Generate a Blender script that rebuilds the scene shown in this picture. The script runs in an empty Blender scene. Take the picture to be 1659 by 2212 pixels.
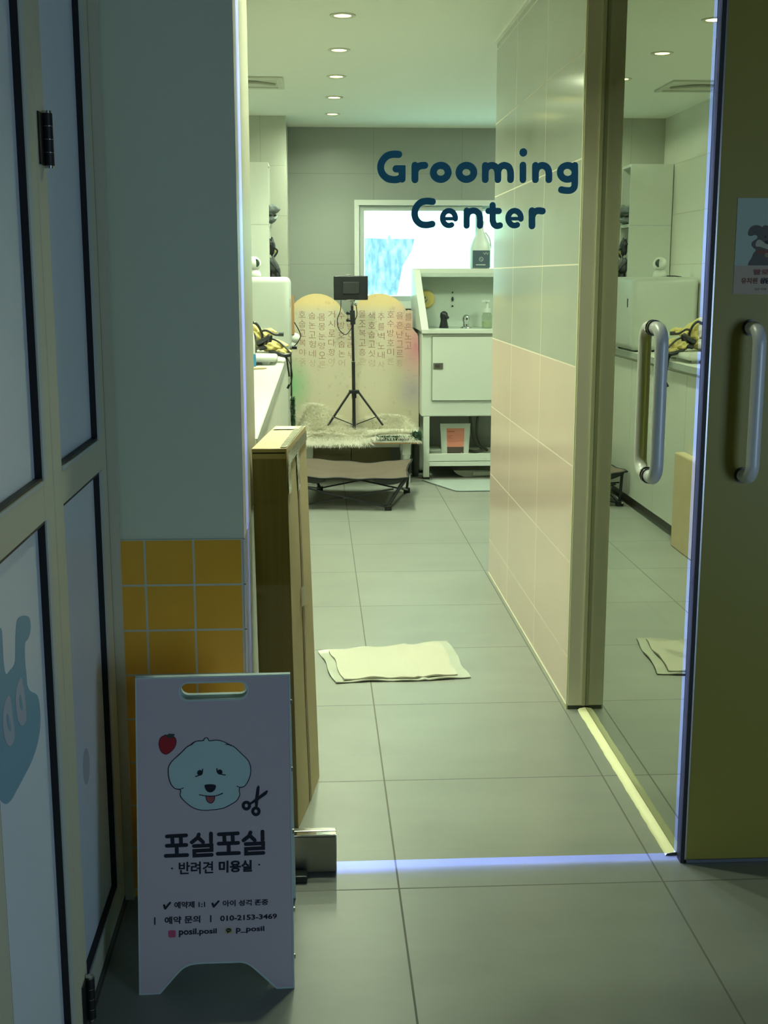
import bpy, bmesh, math, random
from mathutils import Vector, Matrix
from mathutils.geometry import tessellate_polygon
random.seed(7)
R = math.radians
sc = bpy.context.scene
C = sc.collection

# ------------------------------------------------------------------ camera
cam = bpy.data.objects.new('camera', bpy.data.cameras.new('camera'))
C.objects.link(cam)
sc.camera = cam
yaw, pitch = 0.05493, 0.18963
cam.location = (0, 0, 1.346)
cam.rotation_euler = (math.pi/2 - pitch, 0, -yaw)
cam.data.sensor_fit = 'VERTICAL'
cam.data.sensor_height = 24.0
cam.data.lens = 2648.0/2212.0*24.0
cam.data.clip_start = 0.02

# ------------------------------------------------------------------ world, view
w = bpy.data.worlds.new('world'); sc.world = w; w.use_nodes = True
# overcast sky outside the back window
w.node_tree.nodes['Background'].inputs[0].default_value = (0.50, 1.20, 3.2, 1)
w.node_tree.nodes['Background'].inputs[1].default_value = 6.0
sc.view_settings.view_transform = 'Standard'
sc.view_settings.look = 'None'
sc.view_settings.gamma = 1
sc.view_settings.exposure = 0.0
try: sc.view_settings.use_curve_mapping = False
except Exception: pass
sc.cycles.use_denoising = True
sc.cycles.max_bounces = 14
sc.cycles.diffuse_bounces = 6
sc.cycles.glossy_bounces = 6
sc.cycles.transparent_max_bounces = 24
sc.cycles.sample_clamp_indirect = 4.0
sc.cycles.caustics_reflective = False
sc.cycles.caustics_refractive = False

# ------------------------------------------------------------------ lamps of the place
DOWN_COL = (0.355, 0.44, 1.0)
DAY_COL = (0.40, 0.68, 1.0)
def area(name, loc, rot, sx, sy, power, col, spread=180, shape='RECTANGLE'):
    l = bpy.data.lights.new(name, 'AREA'); l.shape = shape; l.size = sx; l.size_y = sy
    l.energy = power; l.color = col; l.spread = R(spread)
    o = bpy.data.objects.new(name, l); C.objects.link(o); o.location = loc; o.rotation_euler = rot
    return o
# the sky enters through the back window; this portal only guides the sampling
o_ = area('window_portal', (0.944, 8.68, 1.50), (R(-90), 0, 0), 1.36, 0.72, 1, DAY_COL)
o_.data.cycles.is_portal = True
# ceiling panel in the right arm of the grooming room, out of the frame
area('side_room_lamp', (1.85, 7.2, 2.30), (0, 0, 0), 0.45, 0.45, 118, DOWN_COL)
# daylight of the shop front at the right of the corridor, outside the frame
area('corridor_daylight', (2.95, -0.9, 0.85), (R(90), 0, R(38)), 1.5, 1.3, 48, (0.52, 0.74, 1.0))

# ------------------------------------------------------------------ materials
def lin(c):
    return tuple(((x/255.0)/12.92 if x/255.0 <= 0.04045 else ((x/255.0+0.055)/1.055)**2.4) for x in c)
def newmat(name):
    m = bpy.data.materials.new(name); m.use_nodes = True
    return m, m.node_tree, m.node_tree.nodes['Principled BSDF']
def mat(name, rgb, rough=0.5, metal=0.0, spec=0.5, var=0.0, vscale=8.0, bump=0.0, bscale=60.0, coat=0.0, trans=0.0, stretch=None):
    m, nt, b = newmat(name)
    b.inputs['Roughness'].default_value = rough; b.inputs['Metallic'].default_value = metal
    b.inputs['Specular IOR Level'].default_value = spec; b.inputs['Coat Weight'].default_value = coat
    b.inputs['Base Color'].default_value = (*rgb, 1)
    tc = nt.nodes.new('ShaderNodeTexCoord')
    src = tc.outputs['Object']
    if stretch:
        mp = nt.nodes.new('ShaderNodeMapping'); mp.inputs['Scale'].default_value = stretch
        nt.links.new(src, mp.inputs['Vector']); src = mp.outputs[0]
    if var:
        n = nt.nodes.new('ShaderNodeTexNoise'); n.inputs['Scale'].default_value = vscale; n.inputs['Detail'].default_value = 5
        nt.links.new(src, n.inputs['Vector'])
        r = nt.nodes.new('ShaderNodeMapRange'); r.inputs[1].default_value = 0.3; r.inputs[2].default_value = 0.7
        r.inputs[3].default_value = 1-var; r.inputs[4].default_value = 1+var*0.6
        nt.links.new(n.outputs['Fac'], r.inputs[0])
        mx = nt.nodes.new('ShaderNodeVectorMath'); mx.operation = 'SCALE'
        mx.inputs[0].default_value = rgb; nt.links.new(r.outputs[0], mx.inputs['Scale'])
        nt.links.new(mx.outputs[0], b.inputs['Base Color'])
    if bump:
        n = nt.nodes.new('ShaderNodeTexNoise'); n.inputs['Scale'].default_value = bscale; n.inputs['Detail'].default_value = 4
        nt.links.new(src, n.inputs['Vector'])
        bp = nt.nodes.new('ShaderNodeBump'); bp.inputs['Strength'].default_value = bump; bp.inputs['Distance'].default_value = 0.004
        nt.links.new(n.outputs['Fac'], bp.inputs['Height']); nt.links.new(bp.outputs[0], b.inputs['Normal'])
    return m
def M(nt, op, a, b=None, c=None):
    n = nt.nodes.new('ShaderNodeMath'); n.operation = op
    for i, v in enumerate((a, b, c)):
        if v is None: continue
        if isinstance(v, (int, float)): n.inputs[i].default_value = v
        else: nt.links.new(v, n.inputs[i])
    return n.outputs[0]
def line_mask(nt, coord, off, pitch_, half):
    """1 on the joint lines at off + k*pitch"""
    f = M(nt, 'FRACT', M(nt, 'ADD', M(nt, 'DIVIDE', M(nt, 'SUBTRACT', coord, off), pitch_), 0.5))
    d = M(nt, 'MULTIPLY', M(nt, 'ABSOLUTE', M(nt, 'SUBTRACT', f, 0.5)), pitch_)
    return M(nt, 'LESS_THAN', d, half)
def tile_mat(name, rgb, grout, axes, offs, pitches, half=0.0015, rough=0.25, var=0.05, vscale=3.0, split=None, upper=None, bump=0.5, spec=0.5, vbump=0.0, cellvar=0.0):
    m, nt, b = newmat(name)
    tc = nt.nodes.new('ShaderNodeTexCoord'); sp = nt.nodes.new('ShaderNodeSeparateXYZ')
    nt.links.new(tc.outputs['Object'], sp.inputs[0])
    l1 = line_mask(nt, sp.outputs[axes[0]], offs[0], pitches[0], half)
    l2 = line_mask(nt, sp.outputs[axes[1]], offs[1], pitches[1], half)
    line = M(nt, 'MAXIMUM', l1, l2)
    n = nt.nodes.new('ShaderNodeTexNoise'); n.inputs['Scale'].default_value = vscale; n.inputs['Detail'].default_value = 8; n.inputs['Roughness'].default_value = 0.62
    mp = nt.nodes.new('ShaderNodeMapping'); mp.inputs['Scale'].default_value = (1, 1.8, 1)
    nt.links.new(tc.outputs['Object'], mp.inputs[0]); nt.links.new(mp.outputs[0], n.inputs['Vector'])
    r = nt.nodes.new('ShaderNodeMapRange'); r.inputs[1].default_value = 0.3; r.inputs[2].default_value = 0.7
    r.inputs[3].default_value = 1-var; r.inputs[4].default_value = 1+var*0.7
    nt.links.new(n.outputs['Fac'], r.inputs[0])
    base = nt.nodes.new('ShaderNodeMix'); base.data_type = 'RGBA'
    base.inputs['A'].default_value = (*rgb, 1); base.inputs['B'].default_value = (*(upper or rgb), 1)
    if split is not None:
        nt.links.new(M(nt, 'GREATER_THAN', sp.outputs[2], split), base.inputs['Factor'])
    else: base.inputs['Factor'].default_value = 0
    sca = nt.nodes.new('ShaderNodeVectorMath'); sca.operation = 'SCALE'
    nt.links.new(base.outputs['Result'], sca.inputs[0])
    fac = r.outputs[0]
    if cellvar:
        wn = nt.nodes.new('ShaderNodeTexWhiteNoise'); wn.noise_dimensions = '2D'
        cb = nt.nodes.new('ShaderNodeCombineXYZ')
        nt.links.new(M(nt, 'FLOOR', M(nt, 'DIVIDE', M(nt, 'SUBTRACT', sp.outputs[axes[0]], offs[0]), pitches[0])), cb.inputs[0])
        nt.links.new(M(nt, 'FLOOR', M(nt, 'DIVIDE', M(nt, 'SUBTRACT', sp.outputs[axes[1]], offs[1]), pitches[1])), cb.inputs[1])
        nt.links.new(cb.outputs[0], wn.inputs[0])
        fac = M(nt, 'MULTIPLY', fac, M(nt, 'ADD', M(nt, 'MULTIPLY', wn.outputs[0], cellvar), 1-cellvar/2))
    nt.links.new(fac, sca.inputs['Scale'])
    mx = nt.nodes.new('ShaderNodeMix'); mx.data_type = 'RGBA'
    nt.links.new(line, mx.inputs['Factor']); nt.links.new(sca.outputs[0], mx.inputs['A']); mx.inputs['B'].default_value = (*grout, 1)
    nt.links.new(mx.outputs['Result'], b.inputs['Base Color'])
    rr = M(nt, 'ADD', M(nt, 'MULTIPLY', line, 0.4), rough)
    nt.links.new(rr, b.inputs['Roughness'])
    b.inputs['Specular IOR Level'].default_value = spec
    bp = nt.nodes.new('ShaderNodeBump'); bp.inputs['Strength'].default_value = bump; bp.inputs['Distance'].default_value = 0.001
    hgt = M(nt, 'SUBTRACT', M(nt, 'MULTIPLY', n.outputs['Fac'], vbump), line)
    nt.links.new(hgt, bp.inputs['Height']); nt.links.new(bp.outputs[0], b.inputs['Normal'])
    return m
def glass(name, tint, refl=0.06, rough=0.0, fresnel=True, gcol=(1, 1, 1)):
    """thin architectural glass: transmits a tint straight through and reflects"""
    m = bpy.data.materials.new(name); m.use_nodes = True; nt = m.node_tree; nt.nodes.clear()
    out = nt.nodes.new('ShaderNodeOutputMaterial'); t = nt.nodes.new('ShaderNodeBsdfTransparent'); g = nt.nodes.new('ShaderNodeBsdfGlossy')
    t.inputs[0].default_value = (*tint, 1); g.inputs[0].default_value = (*gcol, 1); g.inputs['Roughness'].default_value = rough
    mx = nt.nodes.new('ShaderNodeMixShader')
    if fresnel:
        f = nt.nodes.new('ShaderNodeFresnel'); f.inputs[0].default_value = 1.4; ge = nt.nodes.new('ShaderNodeNewGeometry')
        nt.links.new(M(nt, 'MULTIPLY', f.outputs[0], M(nt, 'SUBTRACT', 1.0, ge.outputs['Backfacing'])), mx.inputs[0])
    else: mx.inputs[0].default_value = refl
    nt.links.new(t.outputs[0], mx.inputs[1]); nt.links.new(g.outputs[0], mx.inputs[2]); nt.links.new(mx.outputs[0], out.inputs[0])
    return m
def fur_mat(name, rgb):
    m = bpy.data.materials.new(name); m.use_nodes = True; nt = m.node_tree; nt.nodes.clear()
    out = nt.nodes.new('ShaderNodeOutputMaterial'); d = nt.nodes.new('ShaderNodeBsdfDiffuse'); t = nt.nodes.new('ShaderNodeBsdfTranslucent'); mx = nt.nodes.new('ShaderNodeMixShader')
    d.inputs[0].default_value = (*rgb, 1); t.inputs[0].default_value = (*rgb, 1); mx.inputs[0].default_value = 0.45
    nt.links.new(d.outputs[0], mx.inputs[1]); nt.links.new(t.outputs[0], mx.inputs[2]); nt.links.new(mx.outputs[0], out.inputs[0]); return m
def emit(name, col, s):
    m = bpy.data.materials.new(name); m.use_nodes = True; nt = m.node_tree; nt.nodes.clear()
    out = nt.nodes.new('ShaderNodeOutputMaterial'); e = nt.nodes.new('ShaderNodeEmission')
    e.inputs[0].default_value = (*col, 1); e.inputs[1].default_value = s; nt.links.new(e.outputs[0], out.inputs[0]); return m

FLOOR = tile_mat('floor_tile', (0.248, 0.262, 0.238), (0.13, 0.13, 0.11), (0, 1), (0.173, 2.532), (0.6, 0.6), half=0.0022, rough=0.34, var=0.13, vscale=2.2, vbump=0.1, cellvar=0.05)
CEIL = mat('ceiling_paint', (0.95, 0.97, 0.93), 0.7)
PAINT = mat('grey_green_paint', (0.66, 0.72, 0.54), 0.75, bump=0.05, bscale=200)
CREAM = mat('cream_paint', (0.88, 0.85, 0.80), 0.45)
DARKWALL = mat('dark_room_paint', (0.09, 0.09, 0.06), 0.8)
YTILE = tile_mat('yellow_wall_tile', (0.82, 0.45, 0.04), (0.55, 0.60, 0.48), (0, 2), (-0.2615, 0.806), (0.1015, 0.0985), half=0.0022, rough=0.32, var=0.06, vscale=9)
WTILE_S = tile_mat('white_reveal_tile', (0.80, 0.80, 0.78), (0.10, 0.10, 0.10), (1, 2), (2.58, 0.806), (0.1, 0.0985), half=0.0012, rough=0.18, var=0.02)
PINK = tile_mat('pink_and_cream_tile', (0.78, 0.62, 0.54), (0.80, 0.72, 0.62), (1, 2), (4.28, 0.470), (0.64, 0.304), half=0.0022, rough=0.14, var=0.03, split=1.078, upper=(0.47, 0.51, 0.45))
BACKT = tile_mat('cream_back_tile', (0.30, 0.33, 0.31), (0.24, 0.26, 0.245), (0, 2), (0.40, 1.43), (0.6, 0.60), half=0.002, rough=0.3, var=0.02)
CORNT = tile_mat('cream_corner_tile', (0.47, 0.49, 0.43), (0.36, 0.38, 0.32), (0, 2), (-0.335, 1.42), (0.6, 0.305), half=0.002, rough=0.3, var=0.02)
LEFTT = tile_mat('cream_left_tile', (0.80, 0.81, 0.74), (0.5, 0.5, 0.42), (1, 2), (7.1, 1.42), (0.6, 0.305), half=0.002, rough=0.25, var=0.02)
WHITE = mat('white_laminate', (0.70, 0.73, 0.68), 0.32)
WHITE_D = mat('white_panel', (0.72, 0.73, 0.68), 0.45)
GREYEDGE = mat('grey_worktop_edge', (0.40, 0.44, 0.42), 0.4)
PLASTIC = mat('white_plastic', (0.80, 0.81, 0.79), 0.28)
BOXP = mat('matt_white_plastic', (0.56, 0.60, 0.57), 0.35)
BLACK = mat('black_rubber', (0.006, 0.007, 0.009), 0.55)
BLACKM = mat('black_metal', (0.012, 0.014, 0.018), 0.35, spec=0.5)
DARK = mat('dark_grey_fabric', (0.05, 0.055, 0.055), 0.85, bump=0.3)
ALU = mat('beige_aluminium', (0.60, 0.60, 0.45), 0.42, metal=0.0, spec=0.5)
ALU_B = mat('pale_aluminium_bead', (0.52, 0.58, 0.56), 0.35)
POSTM = mat('olive_post_aluminium', (0.88, 0.84, 0.68), 0.45)
POSTM2 = mat('bright_post_edge', (0.62, 0.62, 0.42), 0.4)
STEEL = mat('brushed_steel', (0.55, 0.56, 0.56), 0.25, metal=1.0)
CHROME = mat('chrome', (0.85, 0.86, 0.88), 0.06, metal=1.0)
PIPE = mat('grey_painted_pipe', (0.74, 0.76, 0.75), 0.38, metal=0.1)
SATIN = mat('olive_satin_panel', (0.34, 0.30, 0.06), 0.36, spec=0.2, var=0.04, vscale=1.5)
FROST = mat('frosted_glass', (0.78, 0.86, 0.94), 0.35, var=0.04, vscale=2)
TEALD = mat('teal_decal', (0.20, 0.40, 0.54), 0.5)
LILAC = mat('pale_lilac_decal', (0.45, 0.50, 0.60), 0.5)
PINKD = mat('faint_pink_decal', (0.50, 0.52, 0.60), 0.5)
CARD = mat('cardboard', (0.66, 0.54, 0.34), 0.7, var=0.06, vscale=12, bump=0.08, bscale=80)
CARDE = mat('cardboard_edge', (0.40, 0.31, 0.17), 0.75)
TAPE = mat('clear_packing_tape', (0.62, 0.58, 0.42), 0.12, spec=0.9, bump=0.9, bscale=55, coat=0.8)
LETTER = mat('dark_teal_lettering', (0.022, 0.22, 0.32), 0.6)
SIGNM = mat('lilac_white_sign_sheet', (0.57, 0.50, 0.55), 0.6)
SIGNE = mat('white_foam_edge', (0.55, 0.68, 0.66), 0.6)
INK = mat('black_print', (0.006, 0.010, 0.022), 0.6)
DOGW = mat('dog_white_print', (0.48, 0.66, 0.66), 0.6)
REDP = mat('strawberry_red_print', (0.36, 0.012, 0.022), 0.6)
GRNP = mat('leaf_green_print', (0.02, 0.06, 0.04), 0.6)
TONG = mat('tongue_pink_print', (0.36, 0.09, 0.10), 0.6)
PINKI = mat('pink_icon_print', (0.60, 0.10, 0.24), 0.6)
YELI = mat('yellow_icon_print', (0.55, 0.46, 0.20), 0.6)
SILIC = mat('yellowish_silicone', (0.88, 0.86, 0.55), 0.4, bump=0.3, bscale=40)
DOORGL = glass('clear_door_glass', (0.97, 0.985, 0.98))
FILM = glass('yellow_window_film', (0.62/0.97, 0.57/0.985, 0.172/0.98), refl=0.0, fresnel=False)
CLEARGL = glass('clear_acrylic', (0.90, 0.94, 0.93))
MIRRORG = glass('half_mirror_film_glass', (0.10, 0.11, 0.06), refl=0.66, fresnel=False, gcol=(0.84, 0.90, 0.80))
BROWNF = mat('taupe_canvas', (0.115, 0.088, 0.066), 0.9, bump=0.35, bscale=14, var=0.06)
FUR = mat('cream_fur', (0.95, 0.93, 0.85), 0.8)
FURH = fur_mat('long_cream_fur', (0.97, 0.95, 0.88))
GRASS = mat('artificial_grass', (0.035, 0.10, 0.05), 0.7, var=0.4, vscale=40)
PADW = mat('pad_quilted_white', (0.47, 0.46, 0.38), 0.75, bump=0.25, bscale=90)
PADB = mat('pad_plastic_border', (0.40, 0.41, 0.34), 0.35, bump=0.5, bscale=25)
MATG = mat('grey_floor_mat', (0.36, 0.42, 0.41), 0.45, var=0.05, vscale=6)
YELF = mat('yellow_mesh_fabric', (0.78, 0.66, 0.26), 0.85, bump=0.3, bscale=120)
BLUEP = mat('blue_plastic', (0.02, 0.20, 0.42), 0.35)
WOOD = mat('light_wood', (0.42, 0.24, 0.11), 0.5, var=0.12, vscale=20, stretch=(8, 8, 1))
CORAL = mat('coral_label', (0.66, 0.24, 0.18), 0.6)
CORALD = mat('dark_coral_print', (0.40, 0.12, 0.09), 0.6)
LABELB = mat('slate_label', (0.05, 0.09, 0.12), 0.5)
LABELW = mat('pale_label_print', (0.45, 0.5, 0.5), 0.5)
OLIVEB = mat('brown_board', (0.22, 0.18, 0.095), 0.7)
SCRUB = mat('yellow_sponge', (0.72, 0.56, 0.20), 0.9)
FOAMB = glass('clear_bottle', (0.80, 0.84, 0.78), fresnel=True)
SKYC = mat('poster_pale_teal', (0.42, 0.52, 0.42), 0.6)
BEIGE = mat('poster_beige', (0.46, 0.38, 0.26), 0.6)
DOGB = mat('poster_dark_brown', (0.10, 0.09, 0.07), 0.6)
POSTR = mat('poster_red', (0.22, 0.06, 0.04), 0.6)
POSTW = mat('poster_muzzle', (0.45, 0.46, 0.33), 0.6)
POSTY = mat('poster_yellow', (0.32, 0.27, 0.11), 0.6)

# ------------------------------------------------------------------ mesh helpers
def tag(o, label=None, cat=None, group=None, kind=None):
    if label: o['label'] = label
    if cat: o['category'] = cat
    if group: o['group'] = group
    if kind: o['kind'] = kind
    return o
def empty(name, loc=(0, 0, 0), rz=0, label=None, cat=None, group=None, kind=None):
    o = bpy.data.objects.new(name, None); C.objects.link(o); o.location = loc; o.rotation_euler = (0, 0, rz); o.empty_display_size = 0.05
    return tag(o, label, cat, group, kind)
class MB:
    def __init__(s): s.bm = bmesh.new(); s.mi = 0
    def _m(s, faces, mi):
        for f in faces: f.material_index = mi
    def box(s, x0, x1, y0, y1, z0, z1, bev=0.0, mi=0, rot=None, seg=2):
        v = [s.bm.verts.new((x, y, z)) for x in (x0, x1) for y in (y0, y1) for z in (z0, z1)]
        idx = [(0, 1, 3, 2), (4, 6, 7, 5), (0, 4, 5, 1), (2, 3, 7, 6), (0, 2, 6, 4), (1, 5, 7, 3)]
        fs = [s.bm.faces.new([v[i] for i in q]) for q in idx]
        s._m(fs, mi)
        if bev > 0:
            es = list({e for f in fs for e in f.edges})
            r = bmesh.ops.bevel(s.bm, geom=es, offset=bev, segments=seg, affect='EDGES', profile=0.5)
            s._m(r['faces'], mi)
            v = list({vv for f in r['faces'] for vv in f.verts} | {vv for vv in v if vv.is_valid})
        if rot:
            ctr, M3 = rot
            for vv in v: vv.co = M3 @ (vv.co - Vector(ctr)) + Vector(ctr)
        return v
    def prism(s, pts, axis, a0, a1, mi=0, caps=True):
        """extrude a 2-D outline; axis: 0 -> (y,z) outline, 1 -> (x,z), 2 -> (x,y)"""
        def P(p, a):
            return {0: (a, p[0], p[1]), 1: (p[0], a, p[1]), 2: (p[0], p[1], a)}[axis]
        A = [s.bm.verts.new(P(p, a0)) for p in pts]; B = [s.bm.verts.new(P(p, a1)) for p in pts]
        n = len(pts); fs = []
        for i in range(n): fs.append(s.bm.faces.new([A[i], A[(i+1) % n], B[(i+1) % n], B[i]]))
        if caps:
            fs.append(s.bm.faces.new(A)); fs.append(s.bm.faces.new(list(reversed(B))))
        s._m(fs, mi); return A+B
    def tube(s, pts, r, n=10, mi=0, cap=True, closed=False):
        pts = [Vector(p) for p in pts]; N = len(pts); rings = []
        rad = r if isinstance(r, (list, tuple)) else [r]*N
        up = None
        for i, p in enumerate(pts):
            if closed: t = pts[(i+1) % N]-pts[i-1]
            else: t = (pts[min(i+1, N-1)]-pts[max(i-1, 0)])
            if t.length < 1e-9: t = Vector((0, 0, 1))
            t.normalize()
            if up is None:
                up = Vector((0, 0, 1)) if abs(t.z) < 0.9 else Vector((1, 0, 0))
            a = t.cross(up)
            if a.length < 1e-6: a = t.cross(Vector((0, 1, 0)))
            a.normalize(); b = a.cross(t).normalized(); up = b
            rings.append([s.bm.verts.new(p + rad[i]*(math.cos(2*math.pi*k/n)*a + math.sin(2*math.pi*k/n)*b)) for k in range(n)])
        fs = []
        for i in range(N if closed else N-1):
            q = rings[(i+1) % N]
            for k in range(n): fs.append(s.bm.faces.new([rings[i][k], rings[i][(k+1) % n], q[(k+1) % n], q[k]]))
        if cap and not closed:
            fs.append(s.bm.faces.new(list(reversed(rings[0])))); fs.append(s.bm.faces.new(rings[-1]))
        s._m(fs, mi)
    def bar(s, a, b, w, h, mi=0, up=(0, 0, 1)):
        a, b = Vector(a), Vector(b); t = (b-a).normalized(); u = Vector(up)
        x = t.cross(u)
        if x.length < 1e-5: x = t.cross(Vector((1, 0, 0)))
        x.normalize(); y = x.cross(t).normalized()
        v = [s.bm.verts.new(p + sx*x*w/2 + sy*y*h/2) for p in (a, b) for sx, sy in ((-1, -1), (1, -1), (1, 1), (-1, 1))]
        fs = [s.bm.faces.new([v[i] for i in q]) for q in ((3, 2, 1, 0), (4, 5, 6, 7), (0, 1, 5, 4), (1, 2, 6, 5), (2, 3, 7, 6), (3, 0, 4, 7))]
        s._m(fs, mi)
    def lathe(s, prof, c=(0, 0, 0), n=24, mi=0, axis='z', caps=True):
        """prof: list of (r, h)"""
        rings = []
        for r_, h in prof:
            ring = []
            for k in range(n):
                a = 2*math.pi*k/n; x, y = r_*math.cos(a), r_*math.sin(a)
                p = (x, y, h) if axis == 'z' else ((x, h, y) if axis == 'y' else (h, x, y))
                ring.append(s.bm.verts.new((c[0]+p[0], c[1]+p[1], c[2]+p[2])))
            rings.append(ring)
        fs = []
        for i in range(len(rings)-1):
            for k in range(n): fs.append(s.bm.faces.new([rings[i][k], rings[i][(k+1) % n], rings[i+1][(k+1) % n], rings[i+1][k]]))
        if caps and prof[0][0] > 1e-5: fs.append(s.bm.faces.new(list(reversed(rings[0]))))
        if caps and prof[-1][0] > 1e-5: fs.append(s.bm.faces.new(rings[-1]))
        s._m(fs, mi)
    def ball(s, c, r, mi=0, sub=2, scale=(1, 1, 1), noise=0.0):
        g = bmesh.ops.create_icosphere(s.bm, subdivisions=sub, radius=1)
        for v in g['verts']:
            k = 1 + noise*(math.sin(v.co.x*7.1+v.co.y*3)+math.sin(v.co.y*9.3+v.co.z*5)+math.sin(v.co.z*6.7+v.co.x*8))/3
            v.co = Vector((c[0]+v.co.x*r*scale[0]*k, c[1]+v.co.y*r*scale[1]*k, c[2]+v.co.z*r*scale[2]*k))
            for f in v.link_faces: f.material_index = mi
    def build(s, name, mats, parent=None, smooth=False, angle=None):
        bmesh.ops.recalc_face_normals(s.bm, faces=s.bm.faces)
        me = bpy.data.meshes.new(name); s.bm.to_mesh(me); s.bm.free()
        if not isinstance(mats, (list, tuple)): mats = [mats]
        for m_ in mats: me.materials.append(m_)
        if smooth:
            for p in me.polygons: p.use_smooth = True
            if angle is not None:
                try: me.set_sharp_from_angle(angle=R(angle))
                except Exception: pass
        o = bpy.data.objects.new(name, me); C.objects.link(o)
        if parent is not None: o.parent = parent
        return o
def quick(name, m, parent, *box, bev=0.0):
    b = MB(); b.box(*box, bev=bev); return b.build(name, m, parent)
def flat_poly(pts, f, d0, d1, name, m, parent, mb=None, mi=0):
    """a printed or cut shape: 2-D outline pushed through the frame function f(u, v, d)"""
    Q = []
    for p in pts:
        if not Q or abs(p[0]-Q[-1][0])+abs(p[1]-Q[-1][1]) > 1e-5: Q.append(p)
    if abs(Q[0][0]-Q[-1][0])+abs(Q[0][1]-Q[-1][1]) < 1e-5: Q.pop()
    pts = Q
    own = mb is None
    if own: mb = MB()
    A = [mb.bm.verts.new(f(p[0], p[1], d0)) for p in pts]; B = [mb.bm.verts.new(f(p[0], p[1], d1)) for p in pts]
    n = len(pts)
    for i in range(n):
        fc = mb.bm.faces.new([A[i], A[(i+1) % n], B[(i+1) % n], B[i]]); fc.material_index = mi
    for tri in tessellate_polygon([[Vector((p[0], p[1], 0)) for p in pts]]):
        for L in (A, B):
            try: fc = mb.bm.faces.new([L[k] for k in tri]); fc.material_index = mi
            except ValueError: pass
    if own: return mb.build(name, m, parent)
def clip(pts, keep, at):
    """cut an outline by an upright line: keep = +1 keeps u >= at, -1 keeps u <= at"""
    out = []; n = len(pts)
    for i in range(n):
        a, b = pts[i], pts[(i+1) % n]; ia, ib = (a[0]-at)*keep >= 0, (b[0]-at)*keep >= 0
        if ia: out.append(tuple(a))
        if ia != ib:
            t = (at-a[0])/(b[0]-a[0]); out.append((at, a[1]+(b[1]-a[1])*t))
    return out
def stroke_shape(mb, line, hw, f, d0, d1, mi=0):
    """a flat round-ended stroke of half width hw with real thickness"""
    P = [Vector((p[0], p[1])) for p in line]
    Q = [P[0]]
    for p in P[1:]:
        if (p-Q[-1]).length > 1e-5: Q.append(p)
    P = Q
    closed = len(P) > 3 and (P[0]-P[-1]).length < hw*0.35
    if closed: P = P[:-1]
    n = len(P)
    if n == 1: P = [P[0], P[0]+Vector((1e-5, 0))]; n = 2
    nor = []
    for i in range(n):
        if closed: a, b = P[i-1], P[(i+1) % n]
        else: a, b = P[max(0, i-1)], P[min(n-1, i+1)]
        t1 = (P[i]-a).normalized() if (P[i]-a).length > 0 else (b-P[i]).normalized()
        t2 = (b-P[i]).normalized() if (b-P[i]).length > 0 else t1
        n1 = Vector((-t1.y, t1.x)); n2 = Vector((-t2.y, t2.x)); m = n1+n2
        m = m.normalized() if m.length > 0.2 else n1
        k = 1/max(0.6, m.dot(n1)); nor.append(m*k)
    lft = [p+q*hw for p, q in zip(P, nor)]; rgt = [p-q*hw for p, q in zip(P, nor)]
    def V(p, d): return mb.bm.verts.new(f(p.x, p.y, d))
    LA, LB = [V(p, d0) for p in lft], [V(p, d1) for p in lft]; RA, RB = [V(p, d0) for p in rgt], [V(p, d1) for p in rgt]
    def F(v):
        fc = mb.bm.faces.new(v); fc.material_index = mi
    for i in range(n if closed else n-1):
        j = (i+1) % n
        F([LA[i], LA[j], RA[j], RA[i]]); F([LB[i], RB[i], RB[j], LB[j]]); F([LA[i], LB[i], LB[j], LA[j]]); F([RA[i], RA[j], RB[j], RB[i]])
    if not closed:
        for i, sgn in ((0, -1), (n-1, 1)):
            t = ((P[1]-P[0]) if i == 0 else (P[-1]-P[-2])).normalized()
            nn = nor[i]
            arcp = [P[i] + nn*hw*math.cos(math.pi*k/8) + t*sgn*hw*math.sin(math.pi*k/8) for k in range(1, 8)]
            A = [LA[i]]+[V(p, d0) for p in arcp]+[RA[i]]; B = [LB[i]]+[V(p, d1) for p in arcp]+[RB[i]]
            F(A); F(list(reversed(B)))
            for k in range(len(A)-1): F([A[k], A[k+1], B[k+1], B[k]])
def text_mesh(body, quad, f, d, name, m, parent, bold=0.0, mb=None, mi=0, depth=0.0004):
    """lettering fitted into the quad [lower left, lower right, upper left, upper right] of frame f"""
    c = bpy.data.curves.new('t', 'FONT'); c.body = body; c.offset = bold; c.resolution_u = 3
    o = bpy.data.objects.new('t', c); C.objects.link(o)
    dg = bpy.context.evaluated_depsgraph_get(); dg.update()
    me = bpy.data.meshes.new_from_object(o.evaluated_get(dg))
    C.objects.unlink(o); bpy.data.objects.remove(o)
    own = mb is None
    if own: mb = MB()
    if not me.vertices: return None
    xs = [v.co.x for v in me.vertices]; ys = [v.co.y for v in me.vertices]
    x0, x1, y0, y1 = min(xs), max(xs), min(ys), max(ys)
    a, b, c2, d2 = [Vector(q) for q in quad]
    vs = []
    for v in me.vertices:
        u = (v.co.x-x0)/(x1-x0); t = (v.co.y-y0)/(y1-y0)
        p = a*(1-u)*(1-t)+b*u*(1-t)+c2*(1-u)*t+d2*u*t
        vs.append(mb.bm.verts.new(f(p.x, p.y, d)))
    for p in me.polygons:
        try:
            fc = mb.bm.faces.new([vs[i] for i in p.vertices]); fc.material_index = mi
        except ValueError: pass
    bpy.data.meshes.remove(me)
    if own: return mb.build(name, m, parent)
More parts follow.
